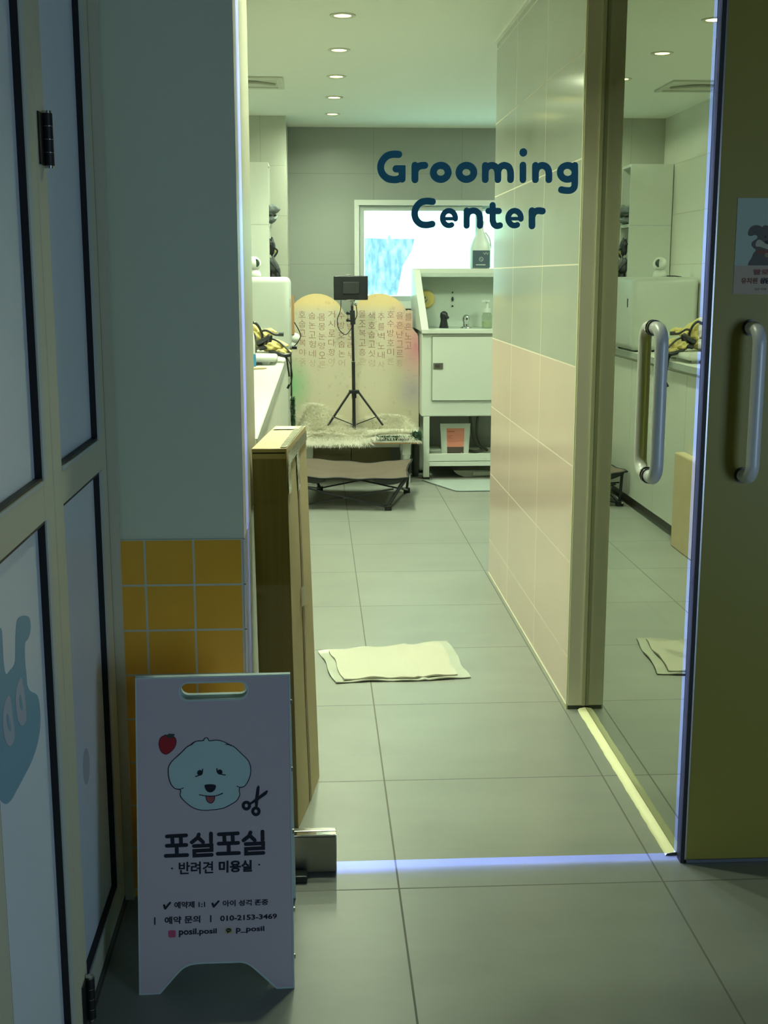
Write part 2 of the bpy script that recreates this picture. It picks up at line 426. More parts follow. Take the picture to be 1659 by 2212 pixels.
def cat_rom(pts, n=6, closed=False):
    P = [Vector(p) for p in pts]; N = len(P); out = []
    for i in range(N if closed else N-1):
        g = lambda k: P[k % N] if closed else P[max(0, min(N-1, k))]
        p0, p1, p2, p3 = g(i-1), g(i), g(i+1), g(i+2)
        for j in range(n):
            t = j/n
            out.append(0.5*((2*p1)+(p2-p0)*t+(2*p0-5*p1+4*p2-p3)*t*t+(3*p1-p0-3*p2+p3)*t**3))
    if not closed: out.append(P[-1])
    return out
def copy_tree(o, parent=None):
    c = o.copy(); C.objects.link(c)
    if parent is not None: c.parent = parent
    for ch in list(o.children): copy_tree(ch, c)
    return c

# outlines of the lettering, sign print, door sticker and poster, in metres on their own surfaces
DOOR_TEXT=[["G",[[[0.1747,1.5941],[0.1735,1.5942],[0.1718,1.5944],[0.1697,1.5946],[0.1675,1.5947],[0.1653,1.5947],[0.1632,1.5946],[0.161,1.5942],[0.1588,1.5938],[0.1565,1.5933],[0.1543,1.5926],[0.1521,1.5917],[0.1502,1.5906],[0.1483,1.5893],[0.1465,1.5878],[0.1448,1.5861],[0.1432,1.5843],[0.1418,1.5824],[0.1406,1.5806],[0.1396,1.5787],[0.1388,1.5768],[0.1381,1.5749],[0.1376,1.5729],[0.1373,1.5709],[0.1372,1.5688],[0.1373,1.5667],[0.1375,1.5645],[0.138,1.5623],[0.1387,1.5601],[0.1396,1.558],[0.1406,1.556],[0.1419,1.5542],[0.1435,1.5524],[0.1453,1.5506],[0.1471,1.5491],[0.1491,1.5477],[0.1511,1.5465],[0.1531,1.5456],[0.1552,1.545],[0.1574,1.5445],[0.1596,1.5442],[0.1618,1.5439],[0.1638,1.5438],[0.1657,1.5437],[0.1676,1.5437],[0.1694,1.5439],[0.1711,1.5441],[0.1727,1.5445],[0.1742,1.545],[0.1758,1.5456],[0.1773,1.5465],[0.1787,1.5476],[0.1799,1.5486],[0.181,1.5494],[0.1818,1.55]],[[0.1818,1.545],[0.1817,1.5654],[0.169,1.5654]]],[0.0072,0.0072]],["r",[[[0.2084,1.5725],[0.2085,1.544]],[[0.2084,1.5599],[0.2088,1.5607],[0.2092,1.5618],[0.2097,1.5631],[0.2103,1.5645],[0.211,1.5658],[0.2119,1.5669],[0.2129,1.5679],[0.214,1.5688],[0.2153,1.5697],[0.2166,1.5705],[0.218,1.5712],[0.2194,1.5717],[0.2209,1.5721],[0.2227,1.5723],[0.2245,1.5725],[0.2262,1.5725],[0.2276,1.5726],[0.2287,1.5726]]],[0.0072,0.0072]],["o",[[[0.2776,1.5588],[0.2772,1.562],[0.276,1.5649],[0.2741,1.5676],[0.2717,1.5698],[0.2688,1.5714],[0.2655,1.5724],[0.2621,1.5728],[0.2586,1.5724],[0.2554,1.5714],[0.2525,1.5697],[0.2501,1.5674],[0.2482,1.5648],[0.2471,1.5618],[0.2468,1.5587],[0.2472,1.5556],[0.2483,1.5526],[0.2502,1.55],[0.2527,1.5478],[0.2556,1.5461],[0.2589,1.5451],[0.2623,1.5448],[0.2657,1.5451],[0.269,1.5462],[0.2719,1.5479],[0.2743,1.5501],[0.2761,1.5528],[0.2772,1.5557],[0.2776,1.5588]]],[0.0072]],["o",[[[0.3312,1.5591],[0.3308,1.5622],[0.3296,1.5652],[0.3277,1.5678],[0.3252,1.57],[0.3223,1.5717],[0.319,1.5727],[0.3156,1.573],[0.3121,1.5727],[0.3089,1.5716],[0.306,1.5699],[0.3036,1.5677],[0.3018,1.565],[0.3007,1.5621],[0.3003,1.5589],[0.3007,1.5558],[0.3019,1.5529],[0.3038,1.5502],[0.3063,1.548],[0.3092,1.5463],[0.3125,1.5453],[0.3159,1.545],[0.3194,1.5454],[0.3226,1.5464],[0.3255,1.5481],[0.328,1.5503],[0.3298,1.553],[0.3309,1.556],[0.3312,1.5591]]],[0.0072]],["m",[[[0.3549,1.5732],[0.3554,1.5446]],[[0.3551,1.5598],[0.3555,1.5608],[0.3559,1.5623],[0.3564,1.5641],[0.357,1.566],[0.3578,1.5677],[0.3588,1.569],[0.36,1.5701],[0.3615,1.5711],[0.3631,1.572],[0.3648,1.5726],[0.3664,1.5731],[0.368,1.5733],[0.3696,1.5732],[0.3713,1.5729],[0.3729,1.5724],[0.3745,1.5717],[0.3759,1.5708],[0.3772,1.5697],[0.3782,1.5684],[0.3791,1.5669],[0.3798,1.5652],[0.3805,1.5633],[0.381,1.5614],[0.3814,1.5593],[0.3817,1.557],[0.3818,1.5542],[0.3818,1.5514],[0.3818,1.5486],[0.3817,1.5463],[0.3817,1.5447]],[[0.3814,1.5599],[0.3818,1.5609],[0.3822,1.5625],[0.3828,1.5642],[0.3835,1.5661],[0.3843,1.5678],[0.3853,1.5691],[0.3865,1.5702],[0.3879,1.5712],[0.3895,1.5721],[0.3911,1.5727],[0.3927,1.5732],[0.3943,1.5734],[0.396,1.5733],[0.3977,1.573],[0.3995,1.5725],[0.4012,1.5718],[0.4027,1.5709],[0.404,1.5698],[0.4051,1.5685],[0.4059,1.567],[0.4066,1.5653],[0.4072,1.5634],[0.4077,1.5615],[0.408,1.5594],[0.4083,1.5571],[0.4084,1.5543],[0.4084,1.5515],[0.4084,1.5488],[0.4083,1.5464],[0.4083,1.5448]]],[0.0069,0.0069,0.0069]],["i",[[[0.4338,1.5741],[0.4344,1.5449]]],[0.0069]],["i_dot",[[[0.4341,1.5999],[0.4341,1.5993]]],[0.0081]],["n",[[[0.4601,1.5737],[0.4608,1.545]],[[0.4605,1.5597],[0.4609,1.5608],[0.4613,1.5624],[0.4619,1.5643],[0.4627,1.5663],[0.4635,1.5681],[0.4646,1.5695],[0.466,1.5706],[0.4676,1.5717],[0.4694,1.5725],[0.4712,1.5732],[0.4731,1.5736],[0.4748,1.5738],[0.4765,1.5736],[0.4782,1.5732],[0.4799,1.5726],[0.4815,1.5717],[0.483,1.5707],[0.4843,1.5696],[0.4854,1.5684],[0.4863,1.5669],[0.487,1.5654],[0.4877,1.5636],[0.4882,1.5618],[0.4886,1.5598],[0.4889,1.5575],[0.4891,1.5547],[0.4891,1.5519],[0.4891,1.5491],[0.489,1.5468],[0.489,1.5451]]],[0.0069,0.0069]],["g",[[[0.5436,1.56],[0.5431,1.5632],[0.5419,1.5661],[0.5399,1.5688],[0.5374,1.571],[0.5344,1.5727],[0.5311,1.5737],[0.5276,1.574],[0.5242,1.5737],[0.5209,1.5726],[0.518,1.5709],[0.5156,1.5687],[0.5138,1.566],[0.5127,1.563],[0.5124,1.5599],[0.5129,1.5568],[0.5141,1.5538],[0.5161,1.5511],[0.5186,1.5489],[0.5216,1.5472],[0.5249,1.5462],[0.5284,1.5459],[0.5319,1.5462],[0.5351,1.5473],[0.5381,1.549],[0.5405,1.5512],[0.5422,1.5539],[0.5433,1.5569],[0.5436,1.56]],[[0.5429,1.5741],[0.5438,1.5431],[0.5438,1.5416],[0.5438,1.5396],[0.5438,1.5371],[0.5437,1.5346],[0.5435,1.5323],[0.543,1.5304],[0.5423,1.5289],[0.5414,1.5276],[0.5403,1.5265],[0.5391,1.5256],[0.5378,1.5248],[0.5364,1.5241],[0.5349,1.5236],[0.5332,1.5233],[0.5315,1.5232],[0.5297,1.5232],[0.5279,1.5232],[0.5261,1.5232],[0.5243,1.5234],[0.5224,1.5237],[0.5204,1.524],[0.5186,1.5244],[0.5171,1.5247],[0.516,1.5249]]],[0.0069,0.0069]],["C",[[[0.2455,1.4997],[0.2441,1.4998],[0.2423,1.5001],[0.2401,1.5004],[0.2377,1.5006],[0.2354,1.5008],[0.2332,1.5007],[0.2311,1.5006],[0.229,1.5003],[0.2269,1.5],[0.2248,1.4995],[0.2228,1.4988],[0.221,1.4979],[0.2192,1.4967],[0.2174,1.4953],[0.2158,1.4937],[0.2142,1.4919],[0.2129,1.4901],[0.2117,1.4882],[0.2107,1.4863],[0.2098,1.4842],[0.2092,1.4821],[0.2087,1.4799],[0.2083,1.4777],[0.2082,1.4755],[0.2084,1.4733],[0.2087,1.4711],[0.2092,1.4689],[0.2099,1.4667],[0.2108,1.4646],[0.2118,1.4628],[0.213,1.461],[0.2144,1.4594],[0.216,1.4578],[0.2177,1.4565],[0.2194,1.4552],[0.2212,1.4543],[0.2231,1.4535],[0.2251,1.453],[0.2272,1.4526],[0.2294,1.4524],[0.2315,1.4523],[0.2335,1.4523],[0.2356,1.4524],[0.2379,1.4527],[0.2401,1.4532],[0.2422,1.4536],[0.244,1.454],[0.2452,1.4543]]],[0.0069]],["e",[[[0.2674,1.4652],[0.2932,1.4652]],[[0.2937,1.4648],[0.2937,1.4681],[0.293,1.4713],[0.2917,1.4743],[0.2898,1.4768],[0.2875,1.4789],[0.2849,1.4804],[0.282,1.4812],[0.2791,1.4813],[0.2762,1.4807],[0.2735,1.4794],[0.2712,1.4775],[0.2692,1.475],[0.2678,1.4722],[0.267,1.469],[0.2668,1.4657],[0.2673,1.4625],[0.2684,1.4594],[0.27,1.4567],[0.2721,1.4544],[0.2747,1.4527],[0.2775,1.4516],[0.2804,1.4513],[0.2833,1.4516],[0.2861,1.4527]]],[0.0035,0.0055]],["n",[[[0.3173,1.4815],[0.3177,1.4511]],[[0.3175,1.4687],[0.3178,1.4697],[0.3182,1.4712],[0.3187,1.473],[0.3193,1.4748],[0.3202,1.4765],[0.3212,1.4778],[0.3225,1.4788],[0.3241,1.4798],[0.3259,1.4806],[0.3278,1.4812],[0.3296,1.4816],[0.3314,1.4818],[0.3331,1.4817],[0.3349,1.4813],[0.3366,1.4807],[0.3383,1.4799],[0.3398,1.4789],[0.3411,1.4779],[0.3422,1.4767],[0.3431,1.4753],[0.3439,1.4738],[0.3445,1.4722],[0.345,1.4703],[0.3454,1.4682],[0.3457,1.4656],[0.3458,1.4624],[0.3458,1.4591],[0.3457,1.4558],[0.3457,1.4531],[0.3456,1.4511]]],[0.0064,0.0064]],["t",[[[0.3717,1.493],[0.3723,1.4617],[0.3726,1.4608],[0.373,1.4596],[0.3734,1.4581],[0.374,1.4566],[0.3746,1.4552],[0.3753,1.454],[0.3761,1.4532],[0.377,1.4524],[0.3779,1.4518],[0.3789,1.4513],[0.3799,1.4509],[0.381,1.4506],[0.3821,1.4506],[0.3834,1.4507],[0.3847,1.451],[0.3859,1.4513],[0.387,1.4516],[0.3877,1.4518]],[[0.3631,1.481],[0.3849,1.4811]]],[0.0064,0.0064]],["e",[[[0.4055,1.4655],[0.4314,1.4656]],[[0.4319,1.4651],[0.4318,1.4684],[0.4311,1.4716],[0.4298,1.4746],[0.4279,1.4772],[0.4256,1.4793],[0.4229,1.4808],[0.42,1.4816],[0.4171,1.4817],[0.4142,1.4811],[0.4115,1.4798],[0.4091,1.4779],[0.4072,1.4754],[0.4058,1.4725],[0.405,1.4694],[0.4049,1.4661],[0.4054,1.4628],[0.4065,1.4597],[0.4082,1.457],[0.4103,1.4547],[0.4129,1.453],[0.4157,1.4519],[0.4187,1.4516],[0.4216,1.4519],[0.4244,1.453]]],[0.0036,0.0058]],["r",[[[0.4549,1.4819],[0.4556,1.4508]],[[0.4552,1.4691],[0.4556,1.47],[0.456,1.4714],[0.4565,1.4731],[0.4572,1.4748],[0.458,1.4763],[0.4589,1.4776],[0.4599,1.4786],[0.4611,1.4795],[0.4624,1.4803],[0.4638,1.481],[0.4652,1.4815],[0.4667,1.4819],[0.4684,1.482],[0.4704,1.482],[0.4724,1.4818],[0.4743,1.4815],[0.4759,1.4812],[0.4771,1.4811]]],[0.0069,0.0069]]]
SIGN={"cut":[[0.0388,-0.0012],[0.0449,0.0056],[0.0482,0.0092],[0.0529,0.0144],[0.0584,0.0204],[0.064,0.0266],[0.0693,0.0323],[0.0735,0.0367],[0.0767,0.0398],[0.0793,0.0422],[0.0814,0.0441],[0.0834,0.0456],[0.0855,0.0469],[0.0878,0.0482],[0.0903,0.0494],[0.0929,0.0504],[0.0955,0.0513],[0.0982,0.052],[0.101,0.0526],[0.104,0.0531],[0.1074,0.0535],[0.1112,0.0538],[0.1151,0.0539],[0.1188,0.054],[0.1219,0.0541],[0.1242,0.0542],[0.1948,0.0532],[0.1963,0.0528],[0.1984,0.0523],[0.2009,0.0517],[0.2035,0.0509],[0.2063,0.0498],[0.2089,0.0485],[0.2112,0.047],[0.2134,0.0455],[0.2157,0.0437],[0.2182,0.0416],[0.2212,0.0389],[0.2249,0.0355],[0.2299,0.0309],[0.2361,0.0251],[0.2429,0.0187],[0.2494,0.0125],[0.2549,0.0072],[0.2588,0.0035]],"slot":[[0.0853,0.5963],[0.2128,0.5905],[0.2123,0.5568],[0.0849,0.5616]],"head":[[0.061,0.422],[0.0609,0.4245],[0.0609,0.427],[0.0611,0.4295],[0.0617,0.4321],[0.0629,0.4349],[0.0644,0.4377],[0.0663,0.4404],[0.0683,0.443],[0.0706,0.4454],[0.0732,0.4477],[0.0759,0.4499],[0.0786,0.4522],[0.0812,0.4545],[0.0838,0.4569],[0.0864,0.4592],[0.0888,0.4615],[0.0909,0.4636],[0.0929,0.4656],[0.0949,0.4676],[0.097,0.4692],[0.0992,0.4706],[0.1015,0.4717],[0.1039,0.4728],[0.1061,0.4739],[0.1081,0.4754],[0.1099,0.477],[0.1119,0.4786],[0.1143,0.4797],[0.1175,0.4802],[0.1212,0.4803],[0.1248,0.4803],[0.1274,0.4805],[0.1288,0.481],[0.1293,0.4817],[0.1295,0.4824],[0.1299,0.483],[0.1304,0.4837],[0.1308,0.4845],[0.1312,0.4852],[0.1319,0.4856],[0.1329,0.4858],[0.1342,0.4859],[0.1354,0.4857],[0.1366,0.4852],[0.1373,0.4841],[0.1377,0.4825],[0.1384,0.4809],[0.1399,0.4799],[0.1427,0.4798],[0.1463,0.4803],[0.1501,0.4808],[0.1537,0.4809],[0.1569,0.4805],[0.1599,0.4798],[0.1629,0.479],[0.1658,0.4779],[0.1686,0.4767],[0.1714,0.4752],[0.1741,0.4736],[0.1769,0.4721],[0.1796,0.4708],[0.1822,0.4696],[0.1849,0.4682],[0.1879,0.4661],[0.1913,0.4631],[0.1949,0.4595],[0.1985,0.4557],[0.2019,0.4522],[0.205,0.4492],[0.208,0.4463],[0.2106,0.4435],[0.2129,0.4405],[0.2147,0.4373],[0.216,0.4339],[0.2171,0.4305],[0.2178,0.427],[0.2181,0.4235],[0.2181,0.42],[0.2178,0.4164],[0.2172,0.4128],[0.2161,0.4089],[0.2147,0.4048],[0.213,0.401],[0.2113,0.3977],[0.2096,0.3951],[0.2078,0.393],[0.206,0.3912],[0.2041,0.3899],[0.2022,0.3893],[0.2003,0.3893],[0.1984,0.3893],[0.1971,0.3888],[0.1962,0.3876],[0.1957,0.3859],[0.1955,0.384],[0.1954,0.3822],[0.1956,0.3805],[0.1962,0.3788],[0.1966,0.3771],[0.1965,0.375],[0.1956,0.3724],[0.1943,0.3695],[0.1926,0.3666],[0.1907,0.364],[0.1886,0.3621],[0.1862,0.3605],[0.1836,0.359],[0.1805,0.3574],[0.177,0.3555],[0.1731,0.3534],[0.1688,0.3515],[0.1642,0.35],[0.1589,0.3489],[0.1531,0.3482],[0.1472,0.3477],[0.1419,0.3474],[0.1375,0.3471],[0.1335,0.3469],[0.1297,0.3469],[0.1258,0.3473],[0.1217,0.3479],[0.1176,0.3488],[0.1135,0.3499],[0.1097,0.3515],[0.1059,0.3535],[0.1023,0.356],[0.0988,0.3587],[0.0956,0.3613],[0.0927,0.364],[0.09,0.3668],[0.0876,0.3695],[0.0857,0.372],[0.0843,0.3741],[0.0835,0.3759],[0.083,0.3776],[0.0827,0.3792],[0.0829,0.3806],[0.0834,0.3819],[0.084,0.3831],[0.0842,0.3842],[0.084,0.3855],[0.0837,0.3867],[0.083,0.3879],[0.0818,0.3888],[0.08,0.3894],[0.0776,0.3896],[0.075,0.39],[0.0728,0.3909],[0.0708,0.3925],[0.069,0.3945],[0.0673,0.3968],[0.0658,0.3994],[0.0645,0.4022],[0.0635,0.4054],[0.0626,0.4087],[0.0619,0.4118],[0.0614,0.4145],[0.0612,0.417],[0.0611,0.4195]],"strokes":[[[[0.0889,0.3912],[0.0884,0.3909],[0.0877,0.3906],[0.0868,0.3903],[0.0858,0.3899],[0.0848,0.3896],[0.0839,0.3894],[0.0828,0.3892],[0.0817,0.3891],[0.0805,0.3891],[0.0794,0.3891],[0.0785,0.389],[0.0778,0.389]],3.5],[[[0.191,0.3915],[0.1916,0.3913],[0.1923,0.3909],[0.1932,0.3904],[0.1942,0.39],[0.1952,0.3896],[0.196,0.3893],[0.1969,0.3891],[0.1979,0.389],[0.1989,0.389],[0.1998,0.389],[0.2006,0.389],[0.2011,0.389]],3.5],[[[0.1041,0.4726],[0.1044,0.4729],[0.1048,0.4734],[0.1052,0.474],[0.1058,0.4747],[0.1064,0.4753],[0.1071,0.4759],[0.1081,0.4765],[0.1092,0.4772],[0.1104,0.4779],[0.1116,0.4786],[0.1126,0.4791],[0.1133,0.4795]],3.5],[[[0.1708,0.4724],[0.1715,0.4723],[0.1724,0.4722],[0.1735,0.472],[0.1747,0.4718],[0.1758,0.4716],[0.1769,0.4713],[0.1778,0.471],[0.1788,0.4705],[0.1797,0.4701],[0.1806,0.4697],[0.1813,0.4693],[0.1819,0.469]],3.5],[[[0.1124,0.4125],[0.1131,0.4127],[0.114,0.4129],[0.1151,0.4132],[0.1163,0.4135],[0.1174,0.4139],[0.1185,0.4142],[0.1196,0.4146],[0.1207,0.4149],[0.1218,0.4152],[0.1229,0.4156],[0.1239,0.4162],[0.1246,0.417],[0.1252,0.4183],[0.1256,0.4199],[0.1259,0.4217],[0.1261,0.4235],[0.1262,0.425],[0.1263,0.4261]],4.5],[[[0.1534,0.4265],[0.1535,0.4256],[0.1535,0.4243],[0.1536,0.4228],[0.1538,0.4213],[0.1541,0.4198],[0.1546,0.4187],[0.1553,0.4179],[0.1562,0.4172],[0.1573,0.4166],[0.1585,0.4162],[0.1598,0.4158],[0.161,0.4153],[0.1623,0.4149],[0.1639,0.4146],[0.1654,0.4142],[0.1669,0.414],[0.1682,0.4137],[0.1691,0.4135]],4.5],[[[0.1191,0.3773],[0.1203,0.3771],[0.1219,0.3767],[0.1239,0.3762],[0.1261,0.3758],[0.1282,0.3753],[0.1302,0.375],[0.132,0.3747],[0.1339,0.3745],[0.1357,0.3742],[0.1376,0.3741],[0.1394,0.3739],[0.1413,0.3739],[0.1431,0.3738],[0.145,0.3738],[0.1468,0.3739],[0.1487,0.374],[0.1505,0.3742],[0.1524,0.3746],[0.1544,0.3751],[0.1565,0.3758],[0.1587,0.3766],[0.1607,0.3774],[0.1623,0.3781],[0.1636,0.3785]],4]],"eyes":[[[0.1263,0.419],[0.126,0.4206],[0.1253,0.4221],[0.1241,0.4234],[0.1227,0.4242],[0.1211,0.4245],[0.1194,0.4243],[0.118,0.4236],[0.1168,0.4225],[0.116,0.4211],[0.1157,0.4195],[0.116,0.4178],[0.1167,0.4163],[0.1179,0.4151],[0.1193,0.4143],[0.1209,0.4139],[0.1226,0.4141],[0.124,0.4148],[0.1252,0.4159],[0.126,0.4174]],[[0.1639,0.4193],[0.1636,0.4208],[0.163,0.4222],[0.1619,0.4233],[0.1606,0.4241],[0.1591,0.4244],[0.1576,0.4242],[0.1562,0.4236],[0.1551,0.4226],[0.1544,0.4212],[0.1542,0.4197],[0.1544,0.4182],[0.1551,0.4168],[0.1561,0.4157],[0.1575,0.4149],[0.159,0.4146],[0.1605,0.4148],[0.1618,0.4154],[0.1629,0.4165],[0.1636,0.4178]]],"nose":[[0.1294,0.3944],[0.1299,0.3956],[0.1309,0.3962],[0.1325,0.3964],[0.1345,0.3966],[0.1372,0.3967],[0.1406,0.3966],[0.1439,0.3964],[0.1466,0.396],[0.1484,0.3956],[0.1497,0.3949],[0.1506,0.3941],[0.151,0.393],[0.151,0.3913],[0.1505,0.3892],[0.1496,0.3871],[0.1485,0.3853],[0.147,0.3839],[0.1453,0.3826],[0.1433,0.3817],[0.1414,0.3812],[0.1393,0.3812],[0.1371,0.3817],[0.135,0.3826],[0.1333,0.384],[0.1318,0.3863],[0.1305,0.3892],[0.1296,0.3922]],"tongue":[[0.1322,0.3739],[0.1335,0.3744],[0.1356,0.3741],[0.138,0.3735],[0.1402,0.3731],[0.1423,0.3733],[0.1445,0.3737],[0.1464,0.3739],[0.1477,0.3736],[0.1484,0.3724],[0.1485,0.3707],[0.1483,0.3688],[0.1478,0.367],[0.1472,0.3655],[0.1463,0.3639],[0.1452,0.3625],[0.1441,0.3615],[0.1431,0.3609],[0.142,0.3605],[0.1409,0.3605],[0.1397,0.3607],[0.1384,0.3611],[0.1369,0.3617],[0.1356,0.3626],[0.1345,0.364],[0.1334,0.3663],[0.1325,0.3692],[0.1319,0.372]],"berry":[[0.0441,0.4798],[0.0444,0.482],[0.0449,0.4841],[0.0456,0.4861],[0.0466,0.4879],[0.0482,0.4894],[0.0502,0.4908],[0.0524,0.4918],[0.0548,0.4926],[0.0574,0.4929],[0.0603,0.4928],[0.0633,0.4925],[0.0659,0.4921],[0.0682,0.4915],[0.0704,0.4908],[0.0724,0.4899],[0.0739,0.4886],[0.0752,0.487],[0.0761,0.485],[0.0767,0.4827],[0.0769,0.4804],[0.0766,0.4777],[0.076,0.4749],[0.075,0.472],[0.0737,0.4693],[0.072,0.4668],[0.07,0.4645],[0.0678,0.4623],[0.0655,0.4605],[0.0633,0.4589],[0.0609,0.4576],[0.0586,0.4567],[0.0564,0.4564],[0.0542,0.4569],[0.052,0.458],[0.05,0.4595],[0.0484,0.4613],[0.047,0.4633],[0.0459,0.4657],[0.0451,0.4682],[0.0444,0.4706],[0.044,0.473],[0.0439,0.4753],[0.0439,0.4776]],"leaf":[[0.0532,0.4947],[0.0599,0.4934],[0.0633,0.4957],[0.074,0.4948],[0.0738,0.4923],[0.0699,0.4905],[0.0733,0.4877],[0.0685,0.4883],[0.0658,0.486],[0.0628,0.4892],[0.0588,0.4889],[0.0578,0.4918]],"sc_ring":[[[[0.2148,0.3531],[0.2145,0.3552],[0.2137,0.357],[0.2124,0.3585],[0.2107,0.3595],[0.2088,0.3599],[0.2069,0.3597],[0.2052,0.3589],[0.2039,0.3575],[0.203,0.3557],[0.2027,0.3537],[0.2029,0.3517],[0.2038,0.3498],[0.2051,0.3483],[0.2068,0.3473],[0.2087,0.3469],[0.2105,0.3471],[0.2122,0.348],[0.2136,0.3494],[0.2145,0.3511],[0.2148,0.3531]],14],[[[0.2329,0.3415],[0.2326,0.3435],[0.2318,0.3454],[0.2304,0.3469],[0.2287,0.3479],[0.2269,0.3483],[0.225,0.3481],[0.2233,0.3472],[0.2219,0.3458],[0.2211,0.3441],[0.2207,0.3421],[0.221,0.34],[0.2218,0.3382],[0.2232,0.3367],[0.2248,0.3357],[0.2267,0.3353],[0.2286,0.3355],[0.2303,0.3364],[0.2317,0.3377],[0.2325,0.3395],[0.2329,0.3415]],14]],"sc_blade":[[[0.2259,0.3492],[0.225,0.3614],[0.2272,0.3756],[0.2294,0.3877],[0.2325,0.3917],[0.2345,0.3885],[0.2333,0.3753],[0.2315,0.3611],[0.2299,0.349]],[[0.2149,0.3578],[0.2281,0.3674],[0.2414,0.377],[0.2486,0.3817],[0.2505,0.3796],[0.2474,0.3736],[0.2332,0.3641],[0.2168,0.3547]]],"title":[[[[0.0565,0.2996],[0.0929,0.3004]],15],[[[0.0666,0.2991],[0.0674,0.2832]],15],[[[0.0828,0.2994],[0.0832,0.2825]],15],[[[0.0563,0.2817],[0.0931,0.282]],15],[[[0.0749,0.2808],[0.0751,0.2635]],15],[[[0.0541,0.2625],[0.0944,0.2626]],15],[[[0.1171,0.3013],[0.115,0.2953],[0.1038,0.2866]],15],[[[0.116,0.2952],[0.125,0.2862]],15],[[[0.1404,0.3022],[0.1402,0.2859]],15],[[[0.1078,0.2793],[0.1411,0.2798],[0.141,0.2706],[0.1083,0.2701],[0.1082,0.261],[0.1413,0.2615]],15],[[[0.1553,0.3001],[0.1917,0.3008]],15],[[[0.1654,0.2996],[0.1662,0.2837]],15],[[[0.1816,0.2999],[0.182,0.283]],15],[[[0.1551,0.2822],[0.1919,0.2825]],15],[[[0.1737,0.2813],[0.1738,0.264]],15],[[[0.1528,0.263],[0.1932,0.2631]],15],[[[0.2158,0.3016],[0.2137,0.2955],[0.2024,0.2869]],15],[[[0.2147,0.2955],[0.2237,0.2865]],15],[[[0.239,0.3025],[0.2388,0.2862]],15],[[[0.2064,0.2796],[0.2398,0.2801],[0.2396,0.2709],[0.2069,0.2704],[0.2068,0.2613],[0.2399,0.2617]],15]],"t_sub":[[[0.0782,0.2258],[0.1435,0.2258],[0.0785,0.2502],[0.1438,0.2491]],[[0.1542,0.2263],[0.2176,0.2263],[0.1545,0.2497],[0.2179,0.2487]]],"dots":[[0.0655,0.2382],[0.2315,0.2393]],"t1":[[0.0472,0.1602],[0.2477,0.1605],[0.0474,0.175],[0.2479,0.1731]],"t2":[[0.0303,0.1321],[0.2641,0.1337],[0.0305,0.1468],[0.2643,0.1459]],"t3":[[0.0768,0.1066],[0.1487,0.1082],[0.077,0.1238],[0.1488,0.1208]],"t4":[[0.1854,0.1089],[0.2396,0.109],[0.1856,0.1232],[0.2397,0.1216]],"ig":[[0.0566,0.1065],[0.0709,0.1205]],"kk":[[0.1642,0.1095],[0.1785,0.1211]]}
